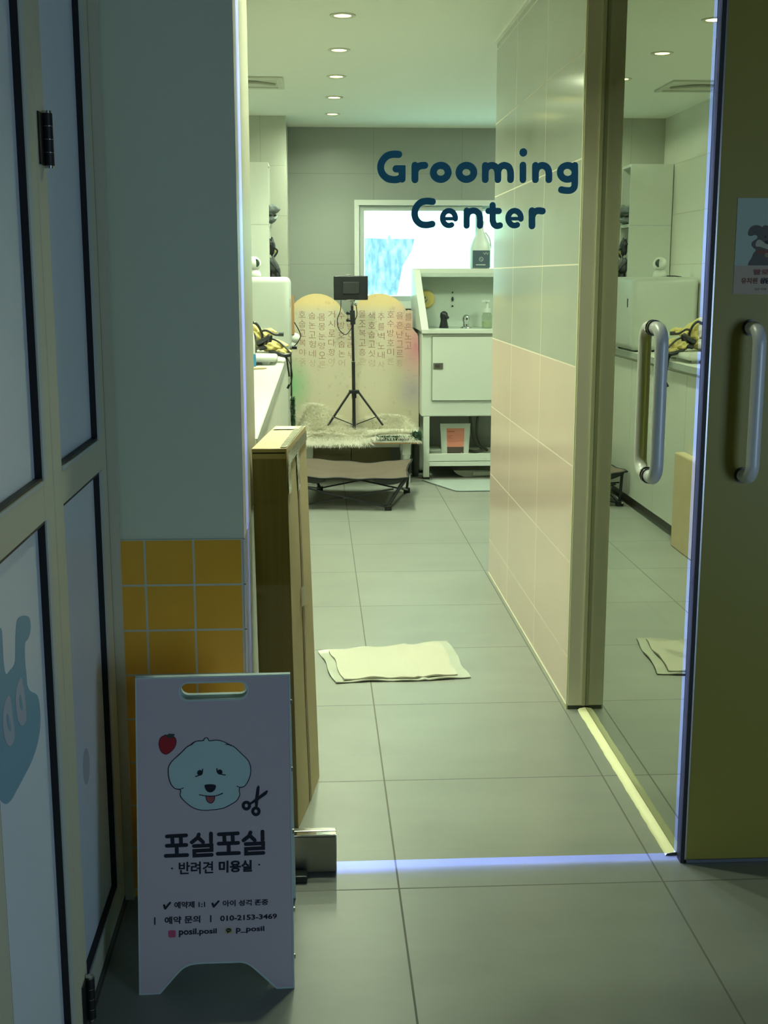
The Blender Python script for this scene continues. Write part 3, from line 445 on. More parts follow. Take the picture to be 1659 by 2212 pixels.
DECAL={"body":[[1.6392,0.8767],[1.6606,0.872],[1.6709,0.8667],[1.6724,0.866],[1.6745,0.865],[1.6768,0.8637],[1.6785,0.8622],[1.6795,0.8608],[1.6801,0.8593],[1.6805,0.8572],[1.6807,0.854],[1.6806,0.849],[1.6803,0.8428],[1.6799,0.8361],[1.6797,0.8299],[1.6796,0.8241],[1.6795,0.8184],[1.6797,0.8131],[1.6805,0.8082],[1.6818,0.8036],[1.6836,0.7993],[1.686,0.7957],[1.6889,0.7931],[1.6924,0.7917],[1.6964,0.7914],[1.7011,0.7917],[1.7068,0.7918],[1.7141,0.7915],[1.7229,0.7911],[1.7315,0.7913],[1.7381,0.7926],[1.742,0.7955],[1.7442,0.7995],[1.7455,0.8042],[1.747,0.8089],[1.7486,0.8138],[1.75,0.819],[1.7513,0.8243],[1.7531,0.8293],[1.7554,0.8342],[1.7579,0.8391],[1.7607,0.8435],[1.7637,0.8469],[1.7665,0.8491],[1.7693,0.8503],[1.7728,0.8509],[1.7776,0.8509],[1.7843,0.8503],[1.7925,0.849],[1.8013,0.8472],[1.8094,0.8452],[1.8172,0.8429],[1.825,0.8403],[1.8321,0.8375],[1.8379,0.8347],[1.8418,0.8319],[1.8445,0.829],[1.8461,0.8261],[1.847,0.823],[1.8471,0.8195],[1.8462,0.8157],[1.8446,0.8122],[1.8423,0.8093],[1.8393,0.8073],[1.8356,0.8058],[1.8314,0.8047],[1.827,0.8039],[1.8221,0.8036],[1.8167,0.8039],[1.8115,0.804],[1.8076,0.8032],[1.8052,0.8012],[1.8037,0.7986],[1.8029,0.7954],[1.8021,0.7917],[1.8014,0.7875],[1.801,0.7826],[1.8008,0.7775],[1.8009,0.7723],[1.8015,0.7671],[1.8024,0.7616],[1.8034,0.7562],[1.8042,0.7514],[1.8044,0.7475],[1.8042,0.7442],[1.8044,0.741],[1.8057,0.7376],[1.8083,0.7339],[1.8117,0.73],[1.8161,0.7261],[1.8215,0.7222],[1.8288,0.7182],[1.8375,0.7142],[1.8464,0.7103],[1.8537,0.7067],[1.859,0.7037],[1.8631,0.701],[1.8664,0.6983],[1.8694,0.6952],[1.8719,0.6915],[1.874,0.6875],[1.8755,0.6833],[1.8766,0.6787],[1.8774,0.6737],[1.8778,0.6684],[1.8777,0.6629],[1.8769,0.6577],[1.8755,0.6527],[1.8736,0.6479],[1.8709,0.6432],[1.867,0.6387],[1.8619,0.6343],[1.8558,0.6301],[1.8487,0.6262],[1.8409,0.6228],[1.8325,0.62],[1.8233,0.6177],[1.8134,0.6158],[1.8028,0.6142],[1.7912,0.613],[1.7788,0.6122],[1.7661,0.6116],[1.7538,0.6111],[1.7417,0.6106],[1.7296,0.6102],[1.718,0.6099],[1.7076,0.6097],[1.6987,0.6093],[1.6908,0.6089],[1.6834,0.6087],[1.676,0.6091],[1.6684,0.6101],[1.6609,0.6116],[1.6538,0.6134],[1.6472,0.6156],[1.6412,0.6184],[1.6357,0.6217],[1.6307,0.6251],[1.6266,0.6281],[1.6232,0.6307],[1.6205,0.6333],[1.6185,0.6354],[1.6171,0.6369],[1.5887,0.6601]],"eyes":[[[1.6976,0.7581],[1.6929,0.7601],[1.6872,0.7607],[1.6811,0.76],[1.6742,0.758],[1.6669,0.7546],[1.661,0.7502],[1.6572,0.7448],[1.6547,0.7384],[1.6537,0.7314],[1.6542,0.7236],[1.6563,0.7151],[1.6598,0.7074],[1.6652,0.7003],[1.6721,0.6938],[1.6795,0.689],[1.6876,0.6863],[1.6962,0.6852],[1.7034,0.6856],[1.7084,0.6868],[1.7118,0.6895],[1.7136,0.6944],[1.7132,0.7028],[1.7112,0.7135],[1.7091,0.7232],[1.7077,0.7309],[1.7064,0.7377],[1.7047,0.7438],[1.7029,0.7495],[1.7008,0.7545]],[[1.7694,0.7611],[1.7633,0.7625],[1.7562,0.7618],[1.7496,0.76],[1.7437,0.7575],[1.7384,0.7538],[1.7342,0.7493],[1.7315,0.7437],[1.7299,0.7371],[1.7297,0.7301],[1.7308,0.7223],[1.7332,0.7139],[1.7369,0.7065],[1.7422,0.7001],[1.7489,0.6945],[1.756,0.6903],[1.7638,0.688],[1.772,0.6871],[1.7787,0.6875],[1.7831,0.689],[1.7859,0.6916],[1.7875,0.6959],[1.788,0.7021],[1.7872,0.7099],[1.786,0.718],[1.7844,0.7264],[1.7824,0.7352],[1.7798,0.7432],[1.777,0.7504],[1.7738,0.7568]]],"pup":[[[1.6818,0.7372],[1.6791,0.7372],[1.6762,0.7356],[1.6747,0.7328],[1.6754,0.7281],[1.6774,0.722],[1.68,0.7168],[1.6832,0.7127],[1.6869,0.7093],[1.69,0.7074],[1.6922,0.7073],[1.6937,0.7087],[1.694,0.7114],[1.6924,0.7164],[1.6895,0.7228],[1.6869,0.7283],[1.6851,0.7323],[1.6836,0.7355]],[[1.7575,0.7387],[1.7552,0.7382],[1.7527,0.7363],[1.7511,0.7337],[1.751,0.73],[1.7518,0.7256],[1.7535,0.7215],[1.7564,0.7177],[1.7601,0.7142],[1.7631,0.7122],[1.7651,0.7123],[1.7664,0.7139],[1.7668,0.7166],[1.766,0.721],[1.7642,0.7266],[1.7624,0.7313],[1.7608,0.7348],[1.7593,0.7374]]],"spot":[[2.2503,0.4215],[2.2514,0.4307],[2.2502,0.4402],[2.2469,0.4493],[2.2416,0.4573],[2.2347,0.4637],[2.2268,0.4681],[2.2184,0.4702],[2.21,0.4699],[2.2023,0.4672],[2.1957,0.4624],[2.1907,0.4557],[2.1875,0.4476],[2.1864,0.4387],[2.1875,0.4294],[2.1907,0.4205],[2.1957,0.4126],[2.2024,0.406],[2.2101,0.4014],[2.2185,0.3991],[2.227,0.3991],[2.2349,0.4016],[2.2418,0.4065],[2.247,0.4132]]}
POSTER={"corners":[[0.8913,1.5091],[0.8917,1.3096],[0.892,1.369]],"dog":[[0.9626,1.4527],[0.9617,1.4526],[0.9605,1.4524],[0.9592,1.4522],[0.9579,1.4522],[0.9567,1.4524],[0.9555,1.4528],[0.9543,1.4532],[0.9531,1.4533],[0.952,1.4531],[0.951,1.4526],[0.95,1.4521],[0.9491,1.4516],[0.9485,1.4509],[0.9481,1.4502],[0.9476,1.4495],[0.9469,1.4493],[0.9458,1.4497],[0.9445,1.4505],[0.9431,1.4514],[0.9414,1.4521],[0.9395,1.4526],[0.9374,1.453],[0.9352,1.4532],[0.9332,1.4532],[0.9313,1.4531],[0.9295,1.4527],[0.9278,1.4522],[0.9262,1.4515],[0.9247,1.4507],[0.9232,1.4496],[0.9218,1.4484],[0.9206,1.447],[0.9196,1.4455],[0.9187,1.4437],[0.918,1.442],[0.9175,1.4403],[0.9171,1.4386],[0.917,1.4369],[0.917,1.4354],[0.9172,1.4341],[0.9177,1.433],[0.9184,1.4322],[0.9193,1.4315],[0.9203,1.431],[0.9216,1.4308],[0.9232,1.4309],[0.9248,1.431],[0.9262,1.4313],[0.9274,1.4317],[0.9285,1.4322],[0.9296,1.4327],[0.9308,1.433],[0.9323,1.4329],[0.934,1.4326],[0.9356,1.432],[0.9368,1.4313],[0.9375,1.4302],[0.9379,1.4289],[0.938,1.4275],[0.9377,1.4262],[0.9368,1.4252],[0.9355,1.4242],[0.934,1.4233],[0.9326,1.4223],[0.9311,1.4212],[0.9295,1.4201],[0.9281,1.419],[0.927,1.4177],[0.9263,1.4164],[0.926,1.415],[0.9259,1.4135],[0.9261,1.4121],[0.9267,1.4107],[0.9276,1.4092],[0.9288,1.4078],[0.93,1.4064],[0.9316,1.4052],[0.9337,1.404],[0.9354,1.4028],[0.9362,1.4013],[0.9356,1.3997],[0.934,1.3979],[0.9322,1.396],[0.9307,1.394],[0.9298,1.3918],[0.9292,1.3895],[0.9286,1.3871],[0.9277,1.3849],[0.9264,1.3828],[0.9249,1.3808],[0.9234,1.3789],[0.9222,1.3769],[0.9215,1.3749],[0.9209,1.3727],[0.9206,1.3709],[0.9203,1.3695],[1.0102,1.3696],[1.0082,1.402],[0.9931,1.4528]],"muz":[[0.9374,1.4211],[0.9387,1.4224],[0.9403,1.4232],[0.942,1.4234],[0.9438,1.4231],[0.9458,1.4223],[0.948,1.4211],[0.9502,1.4194],[0.9525,1.4173],[0.9554,1.4155],[0.9589,1.4141],[0.9629,1.413],[0.9674,1.4121],[0.9729,1.4118],[0.979,1.4117],[0.984,1.411],[0.9879,1.409],[0.9907,1.4064],[0.9903,1.4042],[0.9846,1.4029],[0.9757,1.4022],[0.968,1.4019],[0.9632,1.4025],[0.9596,1.4035],[0.956,1.4048],[0.9518,1.4061],[0.9476,1.4076],[0.944,1.4087],[0.9411,1.4088],[0.9388,1.4085],[0.9369,1.4087],[0.9355,1.4099],[0.9346,1.4117],[0.9343,1.4138],[0.9348,1.4163],[0.936,1.419]],"nose":[[0.9682,1.4178],[0.9677,1.4191],[0.9664,1.4203],[0.9645,1.4212],[0.9621,1.4217],[0.9597,1.4217],[0.9574,1.4212],[0.9556,1.4203],[0.9544,1.4191],[0.9541,1.4178],[0.9546,1.4164],[0.9559,1.4152],[0.9578,1.4143],[0.9601,1.4139],[0.9626,1.4139],[0.9649,1.4144],[0.9667,1.4152],[0.9679,1.4164]],"scarf":[[0.9356,1.4008],[0.9491,1.4019],[0.9905,1.4008],[0.9911,1.3906],[0.9556,1.3923],[0.9402,1.3934]],"bell":[[0.9657,1.3912],[0.9653,1.3928],[0.9643,1.3942],[0.9628,1.3953],[0.961,1.3959],[0.9592,1.3959],[0.9575,1.3953],[0.9561,1.3942],[0.9553,1.3928],[0.9551,1.3912],[0.9555,1.3895],[0.9565,1.3881],[0.958,1.387],[0.9597,1.3865],[0.9616,1.3865],[0.9633,1.387],[0.9646,1.3881],[0.9655,1.3895]],"eye":[[0.9568,1.4291],[0.9565,1.4303],[0.9559,1.4312],[0.955,1.4315],[0.9542,1.4312],[0.9537,1.4303],[0.9535,1.4291],[0.9538,1.4278],[0.9545,1.4269],[0.9553,1.4266],[0.9561,1.4269],[0.9567,1.4278]],"tx":[[[0.9327,1.3496],[0.9846,1.3616]],[[0.9077,1.3313],[0.9431,1.3439]],[[0.9485,1.3313],[0.9715,1.3439]],[[0.9369,1.3176],[0.9954,1.3221]]]}
# ================================================================== THE SETTING
ZC = 2.33          # grooming room ceiling
def struct(name, m, *box, label=None, cat=None, bev=0.0):
    o = quick(name, m, None, *box, bev=bev)
    return tag(o, label or name.replace('_', ' '), cat or 'wall', kind='structure')
tag(quick('floor', FLOOR, None, -1.6, 3.2, -2.2, 8.7, -0.05, 0.0), 'large grey beige floor tiles running from corridor into room', 'floor', kind='structure')
struct('ceiling', CEIL, -0.7, 3.2, 2.60, 8.7, ZC, ZC+0.06, label='pale ceiling of the grooming room with recessed lights', cat='ceiling')
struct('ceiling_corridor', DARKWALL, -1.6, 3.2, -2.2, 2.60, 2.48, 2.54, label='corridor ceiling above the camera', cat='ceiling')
struct('wall_pier', PAINT, -0.431, -0.157, 2.533, 3.08, 0, 2.48, label='grey green painted pier left of the glass door')
# tile facing of the pier: yellow towards the corridor, white in the reveal
struct('wall_yellow_tile', YTILE, -0.426, -0.1575, 2.529, 2.5328, 0.0, 0.806, label='yellow square tiles on the lower part of the pier')
struct('wall_reveal_tile', WTILE_S, -0.157, -0.1532, 2.5293, 3.08, 0.0, 0.806, label='white tiles lining the reveal beside the glass door')
struct('wall_reveal', mat('olive_cream_paint', (0.60, 0.58, 0.48), 0.45), -0.157, -0.1555, 2.5335, 3.08, 0.8065, ZC, label='smooth cream reveal above the white tiles')
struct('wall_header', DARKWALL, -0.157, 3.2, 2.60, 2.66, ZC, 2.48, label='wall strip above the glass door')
struct('wall_inner_front', CREAM, -0.62, -0.431, 2.60, 3.08, 0, ZC, label='cream wall beside the pier inside the room')
struct('wall_left', LEFTT, -0.62, -0.55, 3.08, 8.06, 0, ZC, label='cream tiled left wall behind the counter')
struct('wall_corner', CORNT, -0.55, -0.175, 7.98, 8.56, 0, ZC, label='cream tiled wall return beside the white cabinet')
# back wall around its window opening (X 0.268..1.62, Z 1.15..1.857)
WX0, WX1, WZ0, WZ1 = 0.268, 1.62, 1.15, 1.857
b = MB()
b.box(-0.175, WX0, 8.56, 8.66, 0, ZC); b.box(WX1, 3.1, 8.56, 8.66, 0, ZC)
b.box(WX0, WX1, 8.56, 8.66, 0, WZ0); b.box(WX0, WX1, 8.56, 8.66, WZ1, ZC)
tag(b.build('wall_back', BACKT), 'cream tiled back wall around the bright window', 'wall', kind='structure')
struct('wall_right_room', CREAM, 3.1, 3.2, 5.40, 8.66, 0, ZC, label='far right wall of the grooming room')
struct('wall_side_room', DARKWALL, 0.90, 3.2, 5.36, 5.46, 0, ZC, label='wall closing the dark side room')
struct('wall_pink_tile', PINK, 0.783, 0.90, 3.672, 5.462, 0, ZC, label='wall tiled cream above and pink below inside the door')
struct('wall_corridor_right', PAINT, 3.1, 3.2, -2.2, 5.36, 0, 2.48, label='corridor wall outside the frame to the right')
struct('wall_corridor_back', DARKWALL, -1.6, 3.2, -2.3, -2.2, 0, 2.48, label='corridor wall behind the camera')
struct('wall_corridor_left', DARKWALL, -1.6, -1.5, -2.2, 2.6, 0, 2.48, label='wall of the room behind the folding door')
struct('wall_behind_door', DARKWALL, -1.6, -0.431, 2.60, 2.7, 0, 2.48, label='wall beyond the folding door')
struct('ceiling_edge_trim', CEIL, 0.770, 0.783, 3.672, 5.462, 2.318, ZC, label='thin pale edge where pink wall meets the ceiling', cat='trim').name = 'trim_1'
struct('trim_2', POSTM2, 0.7795, 0.7835, 3.660, 3.672, 0, ZC, label='thin bright metal edge at the end of the pink tiled wall', cat='trim')
struct('baseboard_right', mat('pale_sealant', (0.55, 0.55, 0.45), 0.5), 0.779, 0.783, 3.672, 5.462, 0, 0.012, label='thin sealant line at the foot of the pink wall', cat='baseboard')
struct('trim_3', ALU, -0.431, -0.412, 2.514, 2.5285, 0, 2.48, label='aluminium jamb strip in the corner by the yellow tiles', cat='trim')

# window in the back wall
win = empty('window_1', (0.94, 8.56, 1.5), label='bright white framed window in the back wall', cat='window', kind='structure')
def rel(o, root): o.location = Vector(o.location)-root.location; return o
def part(mb, name, m, root, **k):
    o = mb.build(name, m, root, **k); o.location = -Vector(root.location); return o
FRAMEW = mat('white_window_frame', (0.62, 0.66, 0.64), 0.4)
b = MB()
for (x0, x1, z0, z1) in ((WX0, WX1, WZ1-0.035, WZ1), (WX0, WX1, WZ0, WZ0+0.03), (WX0, WX0+0.032, WZ0+0.03, WZ1-0.035), (WX1-0.03, WX1, WZ0+0.03, WZ1-0.035)): b.box(x0, x1, 8.535, 8.62, z0, z1)
part(b, 'window_frame', FRAMEW, win)
b = MB()
x0, x1, z0, z1 = WX0+0.032, 1.145, WZ0+0.03, WZ1-0.035
for q in ((x0, x1, z1-0.035, z1), (x0, x1, z0, z0+0.035), (x0, x0+0.035, z0+0.035, z1-0.035), (x1-0.045, x1, z0+0.035, z1-0.035)): b.box(q[0], q[1], 8.56, 8.585, q[2], q[3])
part(b, 'window_sash', mat('grey_window_sash', (0.42, 0.47, 0.46), 0.4), win)
b = MB()
for q in ((1.10, WX1-0.03, z1-0.035, z1), (1.10, WX1-0.03, z0, z0+0.035), (1.10, 1.14, z0+0.035, z1-0.035)): b.box(q[0], q[1], 8.59, 8.61, q[2], q[3])
part(b, 'window_sash', FRAMEW, win)
b = MB(); b.box(x0+0.035, x1-0.045, 8.570, 8.574, z0+0.035, z1-0.035)
part(b, 'pane', glass('window_glass', (0.95, 0.97, 0.97)), win)
# the stained privacy film on the lower left of the pane
m = bpy.data.materials.new('stained_privacy_film'); m.use_nodes = True; nt = m.node_tree; nt.nodes.clear()
out = nt.nodes.new('ShaderNodeOutputMaterial'); t = nt.nodes.new('ShaderNodeBsdfTransparent'); tc = nt.nodes.new('ShaderNodeTexCoord')
mp = nt.nodes.new('ShaderNodeMapping'); mp.inputs['Scale'].default_value = (40, 1, 14); n_ = nt.nodes.new('ShaderNodeTexNoise'); n_.inputs['Scale'].default_value = 1.0; n_.inputs['Detail'].default_value = 6
nt.links.new(tc.outputs['Object'], mp.inputs[0]); nt.links.new(mp.outputs[0], n_.inputs['Vector'])
cr = nt.nodes.new('ShaderNodeValToRGB'); cr.color_ramp.elements[0].position = 0.38; cr.color_ramp.elements[0].color = (0.46, 0.48, 0.58, 1)
cr.color_ramp.elements[1].position = 0.68; cr.color_ramp.elements[1].color = (0.70, 0.68, 0.74, 1)
nt.links.new(n_.outputs['Fac'], cr.inputs[0]); nt.links.new(cr.outputs[0], t.inputs[0]); nt.links.new(t.outputs[0], out.inputs[0])
b = MB(); b.prism([(0.338, 1.22), (0.56, 1.22), (0.60, 1.42), (0.66, 1.52), (0.68, 1.60), (0.52, 1.60), (0.508, 1.63), (0.492, 1.60), (0.338, 1.605)], 1, 8.5685, 8.5698)
part(b, 'privacy_film', m, win)
struct('window_sill_board', FRAMEW, WX0-0.02, WX1, 8.52, 8.56, WZ0-0.02, WZ0, label='narrow sill under the back window', cat='window sill').name = 'trim_4'

# ================================================================== FOLDING DOOR (left)
XF = -0.431
fd = empty('door_1', (XF, 2.0, 0), label='aluminium folding door with frosted panes along the left', cat='door', kind='structure')
def leaf(y0, y1, sy0, sy1, z0, zm0, zm1, z1):
    b = MB(); t = 0.03
    for (a, c_, d, e) in ((y0, sy0, z0, z1), (sy1, y1, z0, z1)): b.box(XF-t, XF, a, c_, d, e, bev=0.0015)
    for (d, e) in ((z0, 0.078), (zm0, zm1), (z1-0.07, z1)): b.box(XF-t, XF-0.0004, sy0-0.001, sy1+0.001, d, e, bev=0.0012)
    lf = b.build('leaf_frame', ALU, fd); lf.location = -Vector(fd.location)
    # pale bead running round each opening and the black gasket inside it
    for (d, e) in ((0.078, zm0), (zm1, z1-0.07)):
        g = MB(); k = 0.004
        for q in ((sy0, sy0+k, d, e), (sy1-k, sy1, d, e), (sy0, sy1, d, d+k), (sy0, sy1, e-k, e)): g.box(XF-0.0145, XF-0.0012, q[0], q[1], q[2], q[3])
        g.build('gasket', BLACK, lf)
        g = MB()
        for q in ((sy1+0.0005, sy1+0.026, d-0.0, e), (sy0, sy1, d-0.007, d-0.0005)): g.box(XF-0.001, XF+0.0012, q[0], q[1], q[2], q[3])
        g.build('bead', ALU_B, lf)
        g = MB(); g.box(XF-0.018, XF-0.0125, sy0-0.004, sy1+0.004, d-0.004, e+0.004)
        g.build('pane', FROST, lf)
    return lf
leaf1 = leaf(1.48, 2.0025, 1.573, 1.932, 0.012, 0.966, 1.031, 2.2)
leaf2 = leaf(2.0080, 2.513, 2.075, 2.428, 0.012, 0.966, 1.031, 2.2)
def fdec(u, v, d): return (XF-0.0125+d, u, v)
decm = MB()
flat_poly(clip(DECAL['body'], 1, 1.578), fdec, 0.0, 0.0005, '', None, None, mb=decm)
d1 = decm.build('animal_decal', TEALD, leaf1)
tag(d1, 'teal cartoon animal sticker')
decm = MB()
for q in DECAL['eyes']: flat_poly(clip(q, 1, 1.578), fdec, 0.0006, 0.0010, '', None, None, mb=decm, mi=0)
for q in DECAL['pup']: flat_poly(clip(q, 1, 1.578), fdec, 0.0011, 0.0014, '', None, None, mb=decm, mi=1)
decm.build('eye_decal', [LILAC, TEALD], leaf1)
decm = MB(); flat_poly(DECAL['spot'], fdec, 0.0, 0.0004, '', None, None, mb=decm)
tag(decm.build('spot_decal', PINKD, leaf2), 'faint pink oval sticker')
def hinge(z0, z1):
    b = MB(); c = (XF+0.009, 2.052, 0)
    b.lathe([(0.0085, z0+0.004), (0.0085, z1-0.004)], c, 16)
    for k in (0.27, 0.5, 0.73):
        z = z0+(z1-z0)*k; b.lathe([(0.0088, z-0.0006), (0.0088, z+0.0006)], c, 16, mi=1)
    b.lathe([(0.0, z1+0.001), (0.0075, z1), (0.0075, z1-0.004)], c, 16, mi=1); b.lathe([(0.0075, z0), (0.0075, z0+0.004)], c, 16, mi=1)
    b.box(XF, XF+0.003, 2.02, 2.05, z0+0.004, z1-0.004)
    o = b.build('hinge', [BLACK, STEEL], fd, smooth=True, angle=40); o.location = -Vector(fd.location)
    tag(o, 'black barrel hinge')
hinge(1.516, 1.604); hinge(0.0125, 0.100)
b = MB(); b.box(XF-0.026, XF-0.006, 2.0028, 2.0077, 0.012, 2.2)  # black strip added behind the leaf gap, so the gap is painted dark
o = b.build('fold_gap_dark', BLACK, fd); o.location = -Vector(fd.location)
b = MB(); b.box(XF-0.03, XF-0.004, 1.48, 2.513, 0.0005, 0.0115)
o = b.build('bottom_seal', BLACK, fd); o.location = -Vector(fd.location)

# ================================================================== GLASS DOOR
gd = empty('door_2', (-0.15, 2.631, 0), label='frameless glass door lettered Grooming Center', cat='door', kind='structure')
b = MB(); b.box(-0.1515, 0.834, 2.625, 2.637, 0.006, 2.322)
pane = part(b, 'glass_pane', DOORGL, gd)
b = MB(); v = [b.bm.verts.new(p) for p in ((-0.1505, 2.6375, 0.016), (0.827, 2.6375, 0.016), (0.827, 2.6375, 2.32), (-0.1505, 2.6375, 2.32))]; b.bm.faces.new(v)
tag(part(b, 'tinted_film', FILM, gd), 'yellow tinted film on the room side of the glass')
EDGE = glass('polished_glass_edge', (0.55, 0.75, 0.95), refl=0.35, fresnel=False)
for ch, sts, hw in DOOR_TEXT:
    b = MB()
    for i, st in enumerate(sts): stroke_shape(b, st, hw[i], lambda u, v, d: (u, 2.6245-d, v), 0.0, 0.003+0.00015*i)
    o = b.build('letter_' + {'G': 'g', 'C': 'c', 'i_dot': 'dot'}.get(ch, ch), LETTER, pane)
    o.location = (0, 0, 0)
# one lettering part: join the letters into a single mesh under the pane
letters = [c for c in pane.children]
bmj = bmesh.new()
for l in letters: bmj.from_mesh(l.data)
me = bpy.data.meshes.new('lettering'); bmj.to_mesh(me); bmj.free(); me.materials.append(LETTER)
for l in letters: bpy.data.objects.remove(l)
lt = bpy.data.objects.new('lettering', me); C.objects.link(lt); lt.parent = gd; lt.location = -Vector(gd.location)
tag(lt, 'dark teal words Grooming Center')
# pivot patch fitting at the lower hinge corner
b = MB(); b.box(-0.150, 0.035, 2.607, 2.6245, 0.006, 0.093, bev=0.002); b.box(-0.150, 0.035, 2.6375, 2.655, 0.006, 0.093, bev=0.002); b.box(-0.150, 0.0345, 2.620, 2.642, 0.002, 0.0118)
part(b, 'patch_fitting', mat('satin_steel', (0.30, 0.30, 0.26), 0.28, metal=0.9), gd)
b = MB(); b.box(-0.150, 0.035, 2.6065, 2.6235, 0.0935, 0.098, bev=0.0015)
part(b, 'patch_edge', CHROME, gd)
b = MB(); b.box(-0.12, -0.032, 2.565, 2.600, 0.001, 0.018, bev=0.003)
part(b, 'floor_stop', mat('dark_pivot_cover', (0.03, 0.035, 0.035), 0.4, metal=0.6), gd)
def dhandle(root, x, yg, side, z0=0.905, z1=1.250, out=0.062, r=0.0143, m=PIPE, name='handle'):
    """D shaped pull handle; side -1 faces the corridor"""
    b = MB(); y1 = yg + side*out; R_ = 0.034
    pts = [(x, yg, z1-0.012)]
    for k in range(0, 9):
        a = math.pi/2*k/8
        pts.append((x, y1-side*R_+side*R_*math.sin(a), z1-0.012-R_+R_*math.cos(a)))
    low = []
    for k in range(0, 9):
        a = math.pi/2*k/8
        low.append((x, y1-side*R_+side*R_*math.cos(a), z0+0.012+R_-R_*math.sin(a)))
    pts += low; pts.append((x, yg, z0+0.012))
    b.tube(pts, r, 18)
    h = part(b, name, m, root, smooth=True, angle=50)
    b = MB()
    for z in (z1-0.012, z0+0.012):
        b.tube([(x, yg, z), (x, yg+side*0.006, z)], r+0.003, 20)
    b.build('washer', BLACKM if side < 0 else CHROME, h, smooth=True, angle=40)
    return h
tag(dhandle(gd, 0.726, 2.6249, -1), 'grey D shaped pull handle on the corridor side')
tag(dhandle(gd, 0.7265, 2.6371, 1), 'matching pull handle on the room side of the glass')

# ================================================================== GLASS PARTITION INSIDE
gp = empty('wall_partition', (0.843, 3.1, 0), label='reflective glass partition running back from the door', cat='partition', kind='structure')
b = MB(); v = [b.bm.verts.new(p) for p in ((0.838, 2.650, 0.004), (0.838, 3.652, 0.004), (0.838, 3.652, ZC), (0.838, 2.650, ZC))]
b.box(0.838, 0.8385, 2.650, 3.655, 0.004, ZC)
part(b, 'glass_pane', MIRRORG, gp)
b = MB(); b.box(0.783, 0.826, 3.656, 3.672, 0.014, ZC); 
part(b, 'post', POSTM, gp)
b = MB(); b.box(0.8265, 0.8375, 3.652, 3.672, 0.014, ZC)
part(b, 'post_edge', POSTM2, gp)
b = MB(); b.box(0.7845, 0.832, 3.659, 3.6715, 0.0, 0.014)
part(b, 'post_foot', mat('dark_post_gap', (0.10, 0.11, 0.08), 0.7), gp)
b = MB()
ys = [2.655+i*(3.650-2.655)/40 for i in range(41)]
rng = random.Random(3)
for i in range(40):
    pass
pts_l = [(0.8135+rng.uniform(-0.0012, 0.0012), y) for y in ys]
for i in range(40):
    (xa, ya), (xb, yb) = pts_l[i], pts_l[i+1]
    vs = [b.bm.verts.new(p) for p in ((xa, ya, 0.0005), (xa+0.004, ya, 0.006), (0.8375, ya, 0.009), (xb, yb, 0.0005), (xb+0.004, yb, 0.006), (0.8375, yb, 0.009))]
    b.bm.faces.new([vs[0], vs[3], vs[4], vs[1]]); b.bm.faces.new([vs[1], vs[4], vs[5], vs[2]])
bmesh.ops.remove_doubles(b.bm, verts=b.bm.verts, dist=0.0001)
part(b, 'silicone_bead', SILIC, gp, smooth=True)

# ================================================================== RIGHT HAND PANEL DOOR
rd = empty('door_3', (0.85, 2.63, 0), label='dark olive satin door right of the glass door', cat='door', kind='structure')
b = MB(); b.box(0.8505, 1.85, 2.619, 2.640, 0.008, 2.322)
part(b, 'panel', SATIN, rd)
b = MB(); b.box(0.8375, 0.8468, 2.617, 2.645, 0.0, 2.33)
part(b, 'black_gasket', BLACK, rd)
b = MB(); b.box(0.8470, 0.8503, 2.6175, 2.640, 0.008, 2.322)
part(b, 'metal_edge', STEEL, rd)
b = MB(); b.box(0.8505, 1.85, 2.615, 2.6185, 0.0005, 0.008)
part(b, 'bottom_seal', mat('grey_seal', (0.16, 0.17, 0.19), 0.4), rd)
tag(dhandle(rd, 0.9335, 2.6188, -1), 'grey D shaped pull handle')
struct('wall_beyond_panel', DARKWALL, 1.86, 3.1, 2.60, 2.66, 0, ZC, label='wall right of the olive door')

# poster on the olive door
po_ = empty('poster', (0.99, 2.6185, 1.41), label='dog poster with scarfed brown dog on the olive door', cat='poster')
cx0 = POSTER['corners'][0][0]; zt = POSTER['corners'][0][1]; zb = POSTER['corners'][1][1]; zm_ = POSTER['corners'][2][1]
def fpo(u, v, d): return (max(u, cx0+0.001), 2.6178-d, v)
XR = 1.10
b = MB(); b.box(cx0, XR, 2.6179, 2.6186, zb, zt)
part(b, 'sheet', SKYC, po_)
def popart(name, shapes, mats, d):
    b = MB()
    for i, (q, mi) in enumerate(shapes): flat_poly(clip(clip(q, 1, cx0+0.0005), -1, XR-0.0005), fpo, d+0.0001*i, d+0.0001*i+0.00008, '', None, None, mb=b, mi=mi)
    return part(b, name, mats, po_)
popart('beige_band', [([(cx0+0.0005, zb+0.0005), (XR-0.0005, zb+0.0005), (XR-0.0005, zm_), (cx0+0.0005, zm_)], 0)], [BEIGE], 0.0)
popart('dog_picture', [(POSTER['dog'], 0), (POSTER['muz'], 1), (POSTER['nose'], 2), (POSTER['eye'], 2), (POSTER['scarf'], 3), (POSTER['bell'], 4)], [DOGB, POSTW, INK, POSTR, POSTY], 0.0002)
b = MB()
for (tx, bd), q, mi in zip((('팔로우', 0.03), ('유치원', 0.03), ('상담', 0.05), ('문의 안내', 0.0)), POSTER['tx'], (0, 0, 1, 2)):
    (xa, za), (xb, zb2) = q
    text_mesh(tx, [(xa, za), (xb, za), (xa, zb2), (xb, zb2)], fpo, 0.0008, '', None, None, bold=bd, mb=b, mi=mi)
part(b, 'lettering', [POSTR, INK, DOGB], po_)

